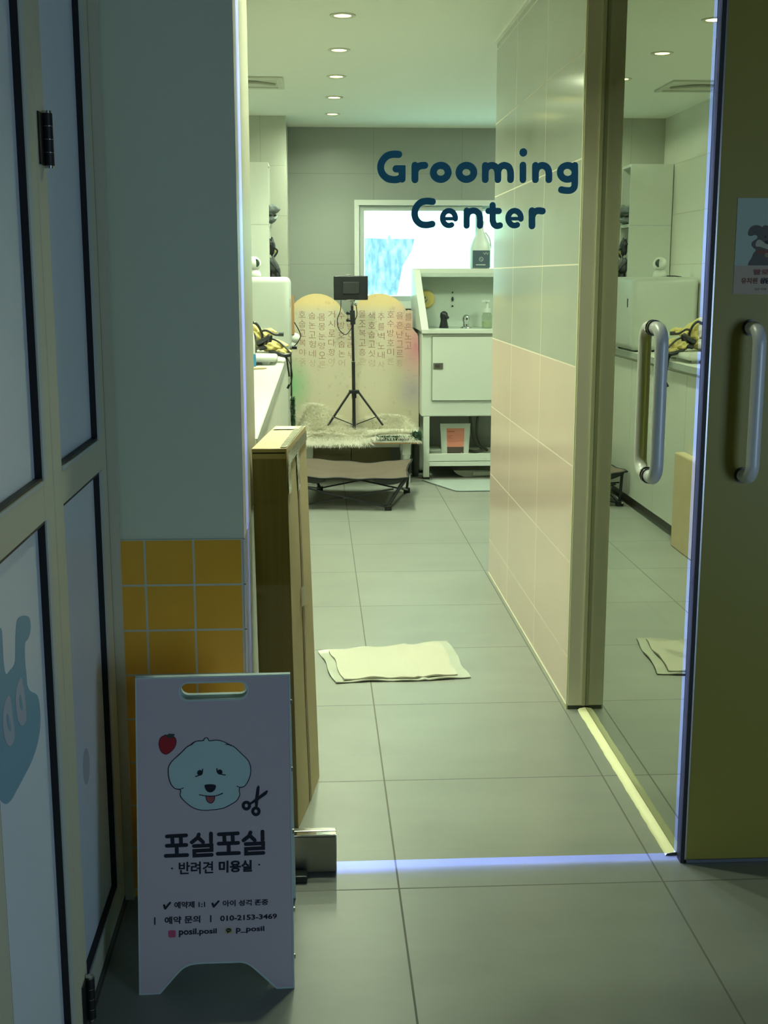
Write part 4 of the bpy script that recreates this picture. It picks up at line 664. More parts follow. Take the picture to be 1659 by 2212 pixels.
# ================================================================== FLOOR SIGN
UW, UH = 0.296, 0.604
sg = empty('sandwich_board', (-0.202, 2.27, 0), label='lilac folding floor sign with white dog face and Korean lettering', cat='sign')
A0 = Vector((-0.350, 2.146, 0.0)); AT = Vector((-0.354, 2.268, 0.592)); AR = Vector((-0.0545, 2.153, 0.0))
ux = (AR-A0).normalized(); uy = (AT-A0); uy = (uy - ux*uy.dot(ux)).normalized(); un = ux.cross(uy)   # un faces the corridor
if un.y > 0: un = -un
def fs(u, v, d): return tuple(A0 + ux*u + uy*v + un*d)
def rear(u, v, d):  # the second panel: mirrored in the hinge line, leaning the other way
    top = A0 + uy*UH; ry = Vector((0, 0.345-0.122, -0.594)).normalized()
    q = top + ux*u + ry*(UH-v)*1.044 + Vector((0, 0.93, 0.35))*(d) + Vector((0, 0.006, 0))
    return (q.x, q.y, max(q.z, 0.0005))
cut = SIGN['cut']
outer = [(0, 0)] + [(p[0], max(p[1], 0.0)) for p in cut] + [(UW-0.034, 0), (UW, 0), (UW, UH), (0, UH)]
sl = SIGN['slot']; su0, su1 = sl[0][0], sl[1][0]; sv0, sv1 = 0.5600, 0.5905; sr = (sv1-sv0)/2
def slot(f, grow=0.0, n=10):
    r = sr+grow; cv = (sv0+sv1)/2; pts = []
    for k in range(n+1):
        a = math.pi/2 + math.pi*k/n; pts.append((su0+sr+r*math.cos(a), cv+r*math.sin(a)))
    for k in range(n+1):
        a = -math.pi/2 + math.pi*k/n; pts.append((su1-sr+r*math.cos(a), cv+r*math.sin(a)))
    return pts
def panel_with_slot(f, d0, d1, name, mats, mi_face, parent):
    b = MB()
    so = slot(f)
    # split outline at the slot: build face ring with bmesh triangle fill
    def layer(d):
        O = [b.bm.verts.new(f(p[0], p[1], d)) for p in outer]; I = [b.bm.verts.new(f(p[0], p[1], d)) for p in so]
        es = [b.bm.edges.new((L[i], L[(i+1) % len(L)])) for L in (O, I) for i in range(len(L))]
        r = bmesh.ops.triangle_fill(b.bm, use_beauty=True, edges=es)
        for g in r['geom']:
            if isinstance(g, bmesh.types.BMFace): g.material_index = 0 if d == d1 else 1
        return O, I
    O0, I0 = layer(d0); O1, I1 = layer(d1)
    for A, B in ((O0, O1), (I0, I1)):
        for i in range(len(A)):
            fc = b.bm.faces.new([A[i], A[(i+1) % len(A)], B[(i+1) % len(A)], B[i]]); fc.material_index = 1
    return part(b, name, mats, parent)
fp = panel_with_slot(fs, -0.006, 0.0, 'front_panel', [SIGNM, SIGNE], 0, sg)
rp = panel_with_slot(rear, -0.003, 0.003, 'rear_panel', [SIGNM, SIGNE], 0, sg)
# pale bevelled rims of the foam board
b = MB()
rim = outer + [outer[0]]
stroke_shape(b, [(0.0016, 0.002), (0.0016, UH-0.0016), (UW-0.0016, UH-0.0016), (UW-0.0016, 0.002)], 0.0013, fs, 0.0002, 0.0006)
stroke_shape(b, [(0.001, 0.0016)]+[(p[0]-0.0006, p[1]+0.0014) for p in cut]+[(UW-0.034, 0.0016), (UW-0.001, 0.0016)], 0.0016, fs, 0.0002, 0.0006)
s2 = slot(fs, 0.0022); stroke_shape(b, s2+[s2[0]], 0.0016, fs, 0.0002, 0.0006)
b.build('foam_rim', SIGNE, fp)
for v_ in (0.06, 0.15, 0.30, 0.42, 0.55):
    b = MB(); p = Vector(fs(UW+0.001, v_, -0.004)); b.box(p.x-0.001, p.x+0.002, p.y-0.002, p.y+0.003, p.z-0.004, p.z+0.004)
    b.build('edge_clip', STEEL, fp)
# printing
SX = 0.000203
def prt(name, mats, fn, parent=fp):
    b = MB(); fn(b); return b.build(name, mats, parent)
def _head(b):
    flat_poly(SIGN['head'], fs, 0.0002, 0.0005, '', None, None, mb=b, mi=0)
    stroke_shape(b, SIGN['head']+[SIGN['head'][0]], 3.6*SX, fs, 0.0005, 0.0009, mi=1)
    for q, w_ in SIGN['strokes']: stroke_shape(b, q, w_*SX, fs, 0.0006, 0.0010, mi=1)
    for q in SIGN['eyes']: flat_poly(q, fs, 0.0006, 0.0011, '', None, None, mb=b, mi=1)
    flat_poly(SIGN['nose'], fs, 0.0006, 0.0011, '', None, None, mb=b, mi=1)
    flat_poly(SIGN['tongue'], fs, 0.0006, 0.00095, '', None, None, mb=b, mi=2)
    stroke_shape(b, SIGN['tongue']+[SIGN['tongue'][0]], 3*SX, fs, 0.0006, 0.0011, mi=1)
prt('dog_face', [DOGW, INK, TONG], _head)
def _berry(b):
    flat_poly(SIGN['berry'], fs, 0.0002, 0.0005, '', None, None, mb=b, mi=0)
    stroke_shape(b, SIGN['berry']+[SIGN['berry'][0]], 2*SX, fs, 0.0003, 0.0007, mi=2)
    flat_poly(SIGN['leaf'], fs, 0.0006, 0.0009, '', None, None, mb=b, mi=1)
prt('strawberry_print', [REDP, GRNP, INK], _berry)
def _scis(b):
    for q, w_ in SIGN['sc_ring']: stroke_shape(b, q, w_*SX, fs, 0.0002, 0.0006)
    for i, q in enumerate(SIGN['sc_blade']): flat_poly(q, fs, 0.0002, 0.0007+0.0001*i, '', None, None, mb=b)
prt('scissors_print', INK, _scis)
def _title(b):
    for i, (q, w_) in enumerate(SIGN['title']): stroke_shape(b, q, 17.5*SX, fs, 0.0002, 0.0006+0.00002*(i % 9))
prt('title_lettering', INK, _title)
def _text(b):
    text_mesh('반려견', SIGN['t_sub'][0], fs, 0.0005, '', None, None, bold=0.022, mb=b)
    text_mesh('미용실', SIGN['t_sub'][1], fs, 0.0005, '', None, None, bold=0.040, mb=b)
    for p in SIGN['dots']:
        stroke_shape(b, [(p[0], p[1]), (p[0]+1e-4, p[1])], 8*SX, fs, 0.0002, 0.0006)
    text_mesh('✔ 예약제 1:1  ✔ 아이 성격 존중', SIGN['t1'], fs, 0.0005, '', None, None, bold=0.027, mb=b)
    text_mesh('ㅣ  예약 문의  ㅣ  010-2153-3469', SIGN['t2'], fs, 0.0005, '', None, None, bold=0.027, mb=b)
    text_mesh('posil.posil', SIGN['t3'], fs, 0.0005, '', None, None, bold=0.027, mb=b)
    text_mesh('p_posil', SIGN['t4'], fs, 0.0005, '', None, None, bold=0.027, mb=b)
prt('small_lettering', INK, _text)
def rrect(a, c_, r):
    (x0, y0), (x1, y1) = a, c_; x0, x1 = min(x0, x1), max(x0, x1); y0, y1 = min(y0, y1), max(y0, y1); pts = []
    for cx, cy, st in ((x1-r, y1-r, 0), (x0+r, y1-r, 90), (x0+r, y0+r, 180), (x1-r, y0+r, 270)):
        for k in range(5): a_ = R(st+90*k/4); pts.append((cx+r*math.cos(a_), cy+r*math.sin(a_)))
    return pts
def _icon(b):
    a, c_ = SIGN['ig']; flat_poly(rrect(a, c_, 0.0035), fs, 0.0002, 0.0004, '', None, None, mb=b, mi=0)
    cx, cy = (a[0]+c_[0])/2, (a[1]+c_[1])/2
    q = rrect((cx-0.0045, cy-0.0045), (cx+0.0045, cy+0.0045), 0.0016); stroke_shape(b, q+[q[0]], 0.0005, fs, 0.0004, 0.0006, mi=1)
    q = [(cx+0.0022*math.cos(R(t)), cy+0.0022*math.sin(R(t))) for t in range(0, 361, 24)]; stroke_shape(b, q, 0.0005, fs, 0.0004, 0.0006, mi=1)
    stroke_shape(b, [(cx+0.0029, cy+0.0029), (cx+0.003, cy+0.0029)], 0.0005, fs, 0.0004, 0.0007, mi=1)
    a, c_ = SIGN['kk']; flat_poly(rrect(a, c_, 0.003), fs, 0.0002, 0.0004, '', None, None, mb=b, mi=2)
    cx, cy = (a[0]+c_[0])/2, (a[1]+c_[1])/2+0.0008
    flat_poly([(cx+0.0052*math.cos(R(t)), cy+0.0040*math.sin(R(t))) for t in range(0, 360, 20)], fs, 0.0004, 0.0006, '', None, None, mb=b, mi=3)
    flat_poly([(cx-0.003, cy-0.002), (cx+0.0005, cy-0.0035), (cx-0.0026, cy-0.0062)], fs, 0.0004, 0.00065, '', None, None, mb=b, mi=3)
    text_mesh('TALK', [(cx-0.0035, cy-0.0012), (cx+0.0035, cy-0.0012), (cx-0.0035, cy+0.0012), (cx+0.0035, cy+0.0012)], fs, 0.0008, '', None, None, mb=b, mi=2)
prt('icon_print', [PINKI, TONG, YELI, INK], _icon)
# ================================================================== CEILING FITTINGS
LAMP = emit('lamp_glow', (1.0, 0.97, 0.92), 30)
RING = mat('white_lamp_ring', (0.75, 0.75, 0.70), 0.4)
dl_labels = ['nearest of the five recessed ceiling downlights in view', 'second nearest of the five recessed downlights in view',
             'middle one of the five recessed downlights in view', 'second farthest of the five recessed downlights in view', 'farthest and smallest recessed downlight, close to the back wall']
def make_downlight():
    t = empty('ceiling_light', (0, 0, 0), cat='ceiling light', group='recessed downlights in one row')
    b = MB(); b.lathe([(0.034, -0.004), (0.049, -0.004), (0.050, 0.0), (0.034, 0.0)], n=28, caps=False); b.build('trim_ring', RING, t, smooth=True, angle=30)
    b = MB(); b.lathe([(0.033, -0.0015), (0.0, -0.0016)], n=24)
    b.build('lamp_disc', LAMP, t)
    return t
dl0 = make_downlight()
ys_dl = [4.97, 5.70, 6.43, 7.16, 7.87]
for i, y in enumerate(ys_dl + [4.24, 3.51, 2.95]):  # the last one is an added lamp, off the row spacing, for post and box
    o = dl0 if i == 0 else copy_tree(dl0)
    o.location = (0.115, y, ZC-0.0005)
    o['label'] = dl_labels[i] if i < 5 else ['recessed downlight next nearer than the five in view', 'recessed downlight just inside, second from the glass door', 'unseen downlight added behind the glass door to light post and box'][i-5]
    l = area('downlight_beam', (0.115, y, ZC-0.008), (0, 0, 0), 0.066, 0.066, (24, 28, 33, 34, 26, 16, 7, 5)[i], DOWN_COL, spread=(118, 150, 165, 165, 160, 88, 66, 72)[i], shape='DISK')
    l.parent = o; l.location = (0, 0, -0.008)
ac = empty('air_vent', (-0.3, 6.64, ZC), label='flush grey ceiling air vent with a curved louvre, left of the lights', cat='air vent')
b = MB()
for q in ((-0.48, -0.155, 6.46, 6.50), (-0.48, -0.155, 6.78, 6.82), (-0.48, -0.45, 6.50, 6.78), (-0.185, -0.155, 6.50, 6.78)): b.box(q[0], q[1], q[2], q[3], ZC-0.010, ZC-0.0004, bev=0.002)
part(b, 'frame', mat('vent_grey', (0.66, 0.68, 0.62), 0.5), ac)
b = MB(); b.box(-0.45, -0.185, 6.50, 6.78, ZC-0.004, ZC-0.0004)
part(b, 'back_plate', mat('vent_back', (0.58, 0.60, 0.54), 0.6), ac)
b = MB(); b.tube(cat_rom([(-0.44, 6.60, ZC-0.008), (-0.38, 6.57, ZC-0.011), (-0.31, 6.57, ZC-0.011), (-0.24, 6.62, ZC-0.009), (-0.20, 6.66, ZC-0.008)], 6), 0.008, 8)
part(b, 'louvre', mat('vent_louvre', (0.44, 0.46, 0.40), 0.5), ac, smooth=True)

# ================================================================== COUNTER
XC = -0.165
cb = empty('counter_cabinet', (-0.36, 5.5, 0), label='long white counter cabinet along the left wall', cat='cabinet')
b = MB(); b.box(-0.545, -0.192, 3.35, 7.70, 0.06, 0.878)
part(b, 'body', WHITE_D, cb)
b = MB(); b.box(-0.545, -0.215, 3.36, 7.69, 0.0, 0.06)
part(b, 'plinth', mat('dark_plinth', (0.12, 0.12, 0.10), 0.6), cb)
yy = 3.352
for i in range(8):
    y1 = yy+0.541
    b = MB(); b.box(-0.1915, -0.176, yy+0.003, y1-0.003, 0.062, 0.862, bev=0.0015)
    part(b, 'door', WHITE, cb); yy = y1
wt = empty('worktop', (-0.36, 5.5, 0.878), label='white worktop with grey front edge lying on the long cabinet', cat='worktop')
b = MB(); b.box(-0.548, XC, 3.33, 7.74, 0.8785, 0.914, bev=0.002)
part(b, 'slab', mat('glossy_white_worktop', (0.86, 0.87, 0.80), 0.22), wt)
b = MB(); b.box(XC, XC+0.003, 3.33, 7.74, 0.880, 0.9125)
part(b, 'edge_band', GREYEDGE, wt)

# white side cabinet with open shelves
tc_ = empty('shelf_cabinet', (-0.41, 7.86, 0), label='tall white cabinet with open side shelves standing in the corner', cat='cabinet')
b = MB(); b.box(-0.545, -0.28, 7.74, 7.756, 0.93, 2.03); b.box(-0.545, -0.28, 7.955, 7.972, 0.93, 2.03); b.box(-0.545, -0.53, 7.756, 7.955, 0.93, 2.03)
b.box(-0.545, -0.28, 7.756, 7.955, 2.014, 2.03)
part(b, 'body', WHITE, tc_)
for z in (1.66, 1.29, 0.93):
    b = MB(); b.box(-0.53, -0.281, 7.757, 7.954, z-0.009, z+0.009)
    part(b, 'shelf', WHITE, tc_)
b = MB(); b.box(-0.544, -0.281, 7.7394, 7.7402, 1.6585, 1.6615)
part(b, 'panel_joint', GREYEDGE, tc_)
b = MB(); b.box(-0.545, -0.20, 7.745, 7.97, 0.0, 0.9205)
tag(part(b, 'base', WHITE, tc_), 'white lower unit')
def lump(name, label, cat, c, r, sc_, m, noise=0.25, group=None, extra=None):
    b = MB(); b.ball(c, r, sub=3, scale=sc_, noise=noise)
    o = b.build(name, m, None, smooth=True)
    return tag(o, label, cat, group)
# things on the shelves, sticking out into view
def shelf_thing(name, label, cat, balls, mats, strap=None):
    b = MB()
    for (c, r, s_, mi) in balls: b.ball(c, r, sub=3, scale=s_, noise=0.22, mi=mi)
    if strap:
        for pts in strap: b.tube(cat_rom(pts, 5), 0.006, 8, mi=len(mats)-1)
    return tag(b.build(name, mats, None, smooth=True), label, cat)
GREYF = mat('grey_fleece', (0.12, 0.14, 0.14), 0.9, bump=0.3)
GREYL = mat('blue_grey_strap', (0.22, 0.28, 0.27), 0.8)
shelf_thing('dog_coat', 'rolled dark grey dog coat on the top open shelf', 'dog coat', [((-0.268, 7.84, 1.756), 0.05, (1.0, 1.3, 0.62), 0), ((-0.29, 7.85, 1.735), 0.045, (1.0, 1.5, 0.6), 0)], [GREYF])
shelf_thing('dog_collar', 'grey padded dog collar lying below the rolled coat', 'dog collar', [((-0.275, 7.83, 1.694), 0.038, (0.9, 1.2, 0.62), 0)], [GREYF, GREYL],
            strap=[[(-0.29, 7.80, 1.68), (-0.245, 7.82, 1.70), (-0.24, 7.86, 1.72), (-0.27, 7.89, 1.715)]])
shelf_thing('dog_harness', 'black dog harness with yellow lining on the middle shelf', 'dog harness', [((-0.272, 7.83, 1.53), 0.03, (0.8, 0.9, 1.8), 2), ((-0.262, 7.84, 1.505), 0.022, (0.8, 0.8, 1.0), 1)],
            [GREYF, YELF, BLACKM], strap=[[(-0.29, 7.80, 1.55), (-0.25, 7.82, 1.52), (-0.235, 7.83, 1.50), (-0.26, 7.84, 1.46), (-0.28, 7.85, 1.42)], [(-0.28, 7.82, 1.31), (-0.275, 7.83, 1.38), (-0.28, 7.84, 1.46)]])
shelf_thing('dog_leash', 'coiled black dog leash on the lowest shelf above the white drying box', 'dog leash', [((-0.268, 7.83, 1.415), 0.04, (0.8, 1.0, 1.3), 0), ((-0.26, 7.86, 1.345), 0.045, (0.9, 1.0, 1.1), 0), ((-0.235, 7.83, 1.375), 0.024, (0.7, 0.9, 1.9), 0)],
            [DARK, BLACKM], strap=[[(-0.29, 7.79, 1.45), (-0.25, 7.80, 1.40), (-0.225, 7.82, 1.36), (-0.24, 7.83, 1.32)]])

# drying box
bx = empty('drying_box', (-0.35, 7.3, 0.915), label='large white plastic box with rounded corners on the worktop', cat='drying box')
b = MB(); b.box(-0.545, -0.148, 7.10, 7.60, 0.922, 1.345, bev=0.034, seg=5)
part(b, 'shell', BOXP, bx, smooth=True, angle=60)
b = MB(); b.box(-0.1485, -0.1465, 7.18, 7.20, 1.17, 1.22, bev=0.0009)
part(b, 'side_slot', BLACK, bx)
for x, y in ((-0.50, 7.17), (-0.20, 7.17), (-0.50, 7.53), (-0.20, 7.53)):
    b = MB(); b.lathe([(0.014, 0.9145), (0.016, 0.924)], (x, y, 0), 14); part(b, 'foot', BLACK, bx)
# home camera on top of it
pc = empty('home_camera', (-0.355, 7.28, 1.345), label='small white ball shaped pet camera on top of the drying box', cat='camera')
b = MB(); b.lathe([(0.0, 1.3445), (0.038, 1.3445), (0.042, 1.352), (0.036, 1.372), (0.026, 1.385), (0.0, 1.387)], (-0.355, 7.28, 0), 28)
part(b, 'base', PLASTIC, pc, smooth=True, angle=50)
b = MB(); b.ball((-0.355, 7.28, 1.420), 0.041, sub=4)
part(b, 'head', PLASTIC, pc, smooth=True)
b = MB(); c = Vector((-0.355, 7.28, 1.420)); d0 = Vector((0.62, -0.74, 0.12)).normalized(); a1 = d0.cross(Vector((0, 0, 1))).normalized(); a2 = a1.cross(d0)
ring = []
for k in range(24):
    a = 2*math.pi*k/24; q = d0 + a1*0.30*math.cos(a) + a2*0.68*math.sin(a) + a1*0.25*(math.sin(a))**2
    ring.append(b.bm.verts.new(c + q.normalized()*0.0422))
cen = b.bm.verts.new(c + (d0+a1*0.12).normalized()*0.0435)
for k in range(24): b.bm.faces.new([ring[k], ring[(k+1) % 24], cen])
part(b, 'lens_window', mat('dark_lens', (0.03, 0.045, 0.04), 0.12), pc, smooth=True)
b = MB(); b.tube(cat_rom([(-0.385, 7.30, 1.352), (-0.42, 7.30, 1.350), (-0.46, 7.31, 1.3495), (-0.50, 7.32, 1.345)], 5), 0.003, 8)
part(b, 'cable', BLACKM, pc, smooth=True)

# wood handled brush leaning on the far side of the drying box
br = empty('wooden_scraper', (-0.14, 7.70, 0.92), label='upright light wooden handle on a white base beside the drying box', cat='pet brush')
b = MB(); b.box(-0.160, -0.133, 7.66, 7.72, 0.995, 1.232, bev=0.002)
part(b, 'wooden_handle', WOOD, br)
b = MB(); b.ball((-0.13, 7.69, 0.972), 0.036, sub=3, scale=(0.9, 0.9, 0.9)); b.lathe([(0.03, 0.9145), (0.02, 0.95)], (-0.145, 7.69, 0), 18)
part(b, 'white_base', PLASTIC, br, smooth=True)
b = MB(); b.tube(cat_rom([(-0.132, 7.66, 1.07), (-0.105, 7.66, 1.02), (-0.095, 7.66, 0.985), (-0.115, 7.66, 0.945), (-0.135, 7.66, 0.925)], 6), 0.003, 8)
b.box(-0.150, -0.118, 7.65, 7.67, 0.905, 0.922, bev=0.002)
part(b, 'cable', BLACKM, br, smooth=True, angle=40)

# pet scale, harness pile and blue bottle on the worktop
ps = empty('pet_scale', (-0.36, 6.35, 0.915), label='flat white pet scale on the worktop under the yellow harnesses', cat='scale')
b = MB(); b.box(-0.53, -0.195, 6.12, 6.62, 0.930, 0.962, bev=0.014, seg=4)
part(b, 'platform', PLASTIC, ps, smooth=True, angle=50)
for x, y in ((-0.50, 6.17), (-0.25, 6.17), (-0.50, 6.57), (-0.25, 6.57)):
    b = MB(); b.lathe([(0.018, 0.9145), (0.024, 0.935)], (x, y, 0), 16); part(b, 'foot', PLASTIC, ps)
def harness(name, label, blobs, straps, ears=()):
    t = empty(name, blobs[0][0], label=label, cat='dog harness', group='yellow dog harnesses heaped on the scale')
    b = MB()
    for (c, r, s_) in blobs: b.ball(c, r, sub=4, scale=s_, noise=0.17)
    for (pts, r) in ears: b.tube(cat_rom(pts, 5), r, 12)
    part(b, 'mesh_body', YELF, t, smooth=True)
    b = MB()
    for pts, r in straps: b.tube(cat_rom(pts, 6), r, 8)
    part(b, 'black_straps', BLACKM, t, smooth=True)
    return t
harness('dog_harness', 'yellow dog harness drooping over the worktop edge with hanging black cord',
        [((-0.215, 6.40, 0.995), 0.062, (1.05, 1.3, 0.50)), ((-0.175, 6.36, 0.968), 0.045, (1.0, 1.2, 0.45))],
        [([(-0.235, 6.34, 0.972), (-0.20, 6.31, 0.962), (-0.16, 6.30, 0.952), (-0.135, 6.31, 0.955)], 0.011),
         ([(-0.165, 6.30, 0.955), (-0.150, 6.30, 0.93), (-0.143, 6.30, 0.88), (-0.138, 6.30, 0.845)], 0.0045),
         ([(-0.150, 6.30, 0.945), (-0.133, 6.29, 0.91), (-0.123, 6.29, 0.86), (-0.128, 6.29, 0.82), (-0.145, 6.29, 0.79)], 0.0026),
         ([(-0.138, 6.29, 0.805), (-0.148, 6.29, 0.785)], 0.006),
         ([(-0.29, 6.40, 0.99), (-0.25, 6.36, 1.03), (-0.20, 6.34, 1.025), (-0.15, 6.32, 0.985), (-0.13, 6.31, 0.96)], 0.005)])
harness('dog_harness', 'yellow dog harness piled highest on the scale with a black trim',
        [((-0.31, 6.46, 1.045), 0.062, (0.85, 1.3, 0.75)), ((-0.38, 6.46, 1.065), 0.082, (1.15, 1.2, 0.78)), ((-0.36, 6.40, 0.995), 0.06, (1.2, 1.2, 0.5)), ((-0.245, 6.50, 1.06), 0.030, (1.2, 1.2, 0.7))],
        [([(-0.36, 6.38, 1.09), (-0.32, 6.38, 1.115), (-0.29, 6.38, 1.09), (-0.275, 6.38, 1.04), (-0.29, 6.38, 0.99)], 0.007),
         ([(-0.46, 6.40, 1.03), (-0.43, 6.38, 1.10), (-0.38, 6.38, 1.125), (-0.33, 6.39, 1.10)], 0.006),
         ([(-0.285, 6.38, 1.07), (-0.25, 6.36, 1.075), (-0.21, 6.35, 1.055), (-0.18, 6.35, 1.055)], 0.006),
         ([(-0.19, 6.35, 1.057), (-0.165, 6.35, 1.056)], 0.0105),
         ([(-0.30, 6.36, 1.01), (-0.26, 6.35, 1.03), (-0.235, 6.35, 1.045), (-0.25, 6.35, 1.00), (-0.29, 6.36, 0.985)], 0.013)])
bb = empty('squeeze_bottle', (-0.325, 6.10, 0.915), label='white bottle with bright blue base at the left on the worktop', cat='bottle')
b = MB(); b.lathe([(0.0, 0.915), (0.030, 0.915), (0.032, 0.93), (0.030, 0.975)], (-0.325, 6.06, 0.0), 22)
part(b, 'blue_base', BLUEP, bb, smooth=True, angle=50)
b = MB(); b.lathe([(0.030, 0.975), (0.031, 1.03), (0.026, 1.07), (0.012, 1.085), (0.012, 1.10), (0.0, 1.10)], (-0.325, 6.06, 0.0), 22)
part(b, 'body', PLASTIC, bb, smooth=True, angle=50)
b = MB(); b.prism([(-0.299, 0.975), (-0.290, 0.985), (-0.291, 1.06), (-0.301, 1.08), (-0.305, 1.03)], 1, 6.05, 6.07)
part(b, 'trigger', DARK, bb)
b = MB(); b.box(-0.275, -0.262, 4.93, 4.99, 0.9145, 1.0, bev=0.003)
tag(b.build('tissue_box', PLASTIC, None), 'small upright white container at the near end of the worktop', 'container')
b = MB(); b.tube([(-0.33, 5.82, 0.920), (-0.25, 5.86, 0.9205), (-0.235, 5.86, 0.920)], [0.005, 0.0055, 0.003], 10)
tag(b.build('grooming_comb', mat('pale_wood_stick', (0.62, 0.50, 0.28), 0.5), None, smooth=True), 'pale wooden stick lying flat on the white worktop', 'comb')

# brown parcel leaning on the cabinet doors (seen in the glass)
b = MB(); b.box(-0.173, -0.118, 5.66, 6.02, 0.0, 0.48, bev=0.006)
pb = b.build('paper_parcel', CARD, None); pb.location.z = 0.0005
tag(pb, 'brown parcel leaning against the counter, seen reflected in the partition', 'parcel')

# ================================================================== TALL CARDBOARD BOX
tb_ = empty('cardboard_box', (-0.08, 3.0, 0), label='tall narrow taped cardboard box leaning beside the glass door', cat='cardboard box')
F0 = [Vector((-0.143, 2.868, 0)), Vector((-0.056, 2.852, 0)), Vector((-0.003, 3.168, 0)), Vector((-0.088, 3.184, 0))]
T0 = [Vector((-0.152, 2.838, 0.953)), Vector((-0.0715, 2.838, 0.953)), Vector((-0.030, 3.200, 0.962)), Vector((-0.108, 3.205, 0.962))]
b = MB(); NZ = 24; rng = random.Random(5)
loops = []
def ringpts(t):
    c4 = [F0[i].lerp(T0[i], t) for i in range(4)]; pts = []
    for i in range(4):
        a, d = c4[i], c4[(i+1) % 4]; nseg = 3 if i in (0, 2) else 8
        for k in range(nseg):
            s_ = k/nseg; p = a.lerp(d, s_)
            nrm = Vector(((d-a).y, -(d-a).x, 0)).normalized()
            w_ = math.sin(math.pi*s_)*(0.0015*math.sin(t*9+i*2)+0.001)
            pts.append(p + nrm*w_*(1 if i == 1 else 0.4))
    return pts
for j in range(NZ+1):
    loops.append([b.bm.verts.new(p) for p in ringpts(j/NZ)])
for j in range(NZ):
    n = len(loops[j])
    for k in range(n): b.bm.faces.new([loops[j][k], loops[j][(k+1) % n], loops[j+1][(k+1) % n], loops[j+1][k]])
b.bm.faces.new(loops[-1]); b.bm.faces.new(list(reversed(loops[0])))
part(b, 'carton', CARD, tb_)
def fside(u, v, d):    # u across the right face, v up
    lo = F0[1].lerp(F0[2], u); hi = T0[1].lerp(T0[2], u); p = lo.lerp(hi, v); nr = Vector((0.985, -0.16, 0.0))
    w_ = math.sin(math.pi*u)*(0.0015*math.sin(v*9+2)+0.001)
    return tuple(p + nr*(d+0.0012+w_))
def ftop(u, v, d):
    p = T0[0].lerp(T0[1], u).lerp(T0[3].lerp(T0[2], u), v); return tuple(p+Vector((0, 0, 0.0006+d)))
def ffront(u, v, d):
    p = F0[0].lerp(F0[1], u).lerp(T0[0].lerp(T0[1], u), v); return tuple(p+Vector((0, -0.0016-d, 0)))
b = MB()
for i in range(40):   # open flap seam: a pale and a dark lip up the right face
    v0, v1 = i/40, (i+1)/40
    for (u0, hw, dd, mi) in ((0.48, 0.018, 0.0010, 0), (0.515, 0.010, 0.0004, 1), (0.54, 0.014, 0.0016, 0)):
        o0, o1 = 0.016*math.sin(v0*7), 0.016*math.sin(v1*7)
        vs = [b.bm.verts.new(fside(u0-hw+o0, v0*0.985, dd)), b.bm.verts.new(fside(u0+hw+o0, v0*0.985, dd*0.2)), b.bm.verts.new(fside(u0+hw+o1, v1*0.985, dd*0.2)), b.bm.verts.new(fside(u0-hw+o1, v1*0.985, dd))]
        b.bm.faces.new(vs).material_index = mi
part(b, 'flap_seam', [mat('pale_torn_cardboard', (0.66, 0.58, 0.40), 0.7), mat('dark_flap_gap', (0.06, 0.045, 0.02), 0.9)], tb_)
def strip(name, f, quads, m):
    b = MB()
    for q in quads:
        (u0, v0), (u1, v1), (u2, v2), (u3, v3) = q; N = 10; g = []
        for i in range(N+1):
            row = []
            for j in range(N+1):
                s_, t_ = i/N, j/N
                u = (u0*(1-s_)+u1*s_)*(1-t_)+(u3*(1-s_)+u2*s_)*t_; v = (v0*(1-s_)+v1*s_)*(1-t_)+(v3*(1-s_)+v2*s_)*t_
                row.append(b.bm.verts.new(f(u, v, 0.0012+0.0010*abs(math.sin(i*2.3+j*1.9)))))
            g.append(row)
        for i in range(N):
            for j in range(N): b.bm.faces.new([g[i][j], g[i+1][j], g[i+1][j+1], g[i][j+1]])
    return part(b, name, m, tb_, smooth=True)
strip('packing_tape', ftop, [((0.80, 0.02), (0.985, 0.02), (0.985, 0.97), (0.72, 0.97))], TAPE)
strip('packing_tape', fside, [((0.02, 0.955), (0.98, 0.965), (0.98, 0.99), (0.02, 0.99)), ((0.0, 0.885), (0.12, 0.885), (0.12, 0.955), (0.0, 0.955)), ((0.44, 0.86), (0.56, 0.87), (0.54, 0.965), (0.42, 0.955))], TAPE)
strip('paper_label', ftop, [((0.05, 0.80), (0.86, 0.82), (0.90, 0.95), (0.10, 0.93))], mat('pale_label_paper', (0.66, 0.66, 0.52), 0.6))
strip('masking_patch', fside, [((0.36, 0.56), (0.64, 0.545), (0.62, 0.595), (0.38, 0.612))], mat('masking_tape', (0.60, 0.57, 0.42), 0.6))
b = MB(); N = 20; q = []  # added sheet in a darker card brown, painting in the shade of this end
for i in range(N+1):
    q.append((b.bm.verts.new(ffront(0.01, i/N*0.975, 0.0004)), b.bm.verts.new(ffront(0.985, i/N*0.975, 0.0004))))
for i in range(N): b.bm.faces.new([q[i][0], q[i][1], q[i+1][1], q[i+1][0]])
tag(part(b, 'shaded_end_panel', mat('shaded_card_brown', (0.30, 0.235, 0.12), 0.4, var=0.15, vscale=3, stretch=(25, 25, 1)), tb_), 'narrow end of the box, its shade painted in dark brown')
b = MB(); b.box(-0.150, -0.074, 2.8363, 2.8378, 0.9415, 0.9445)
part(b, 'dark_edge_tape', BLACK, tb_)

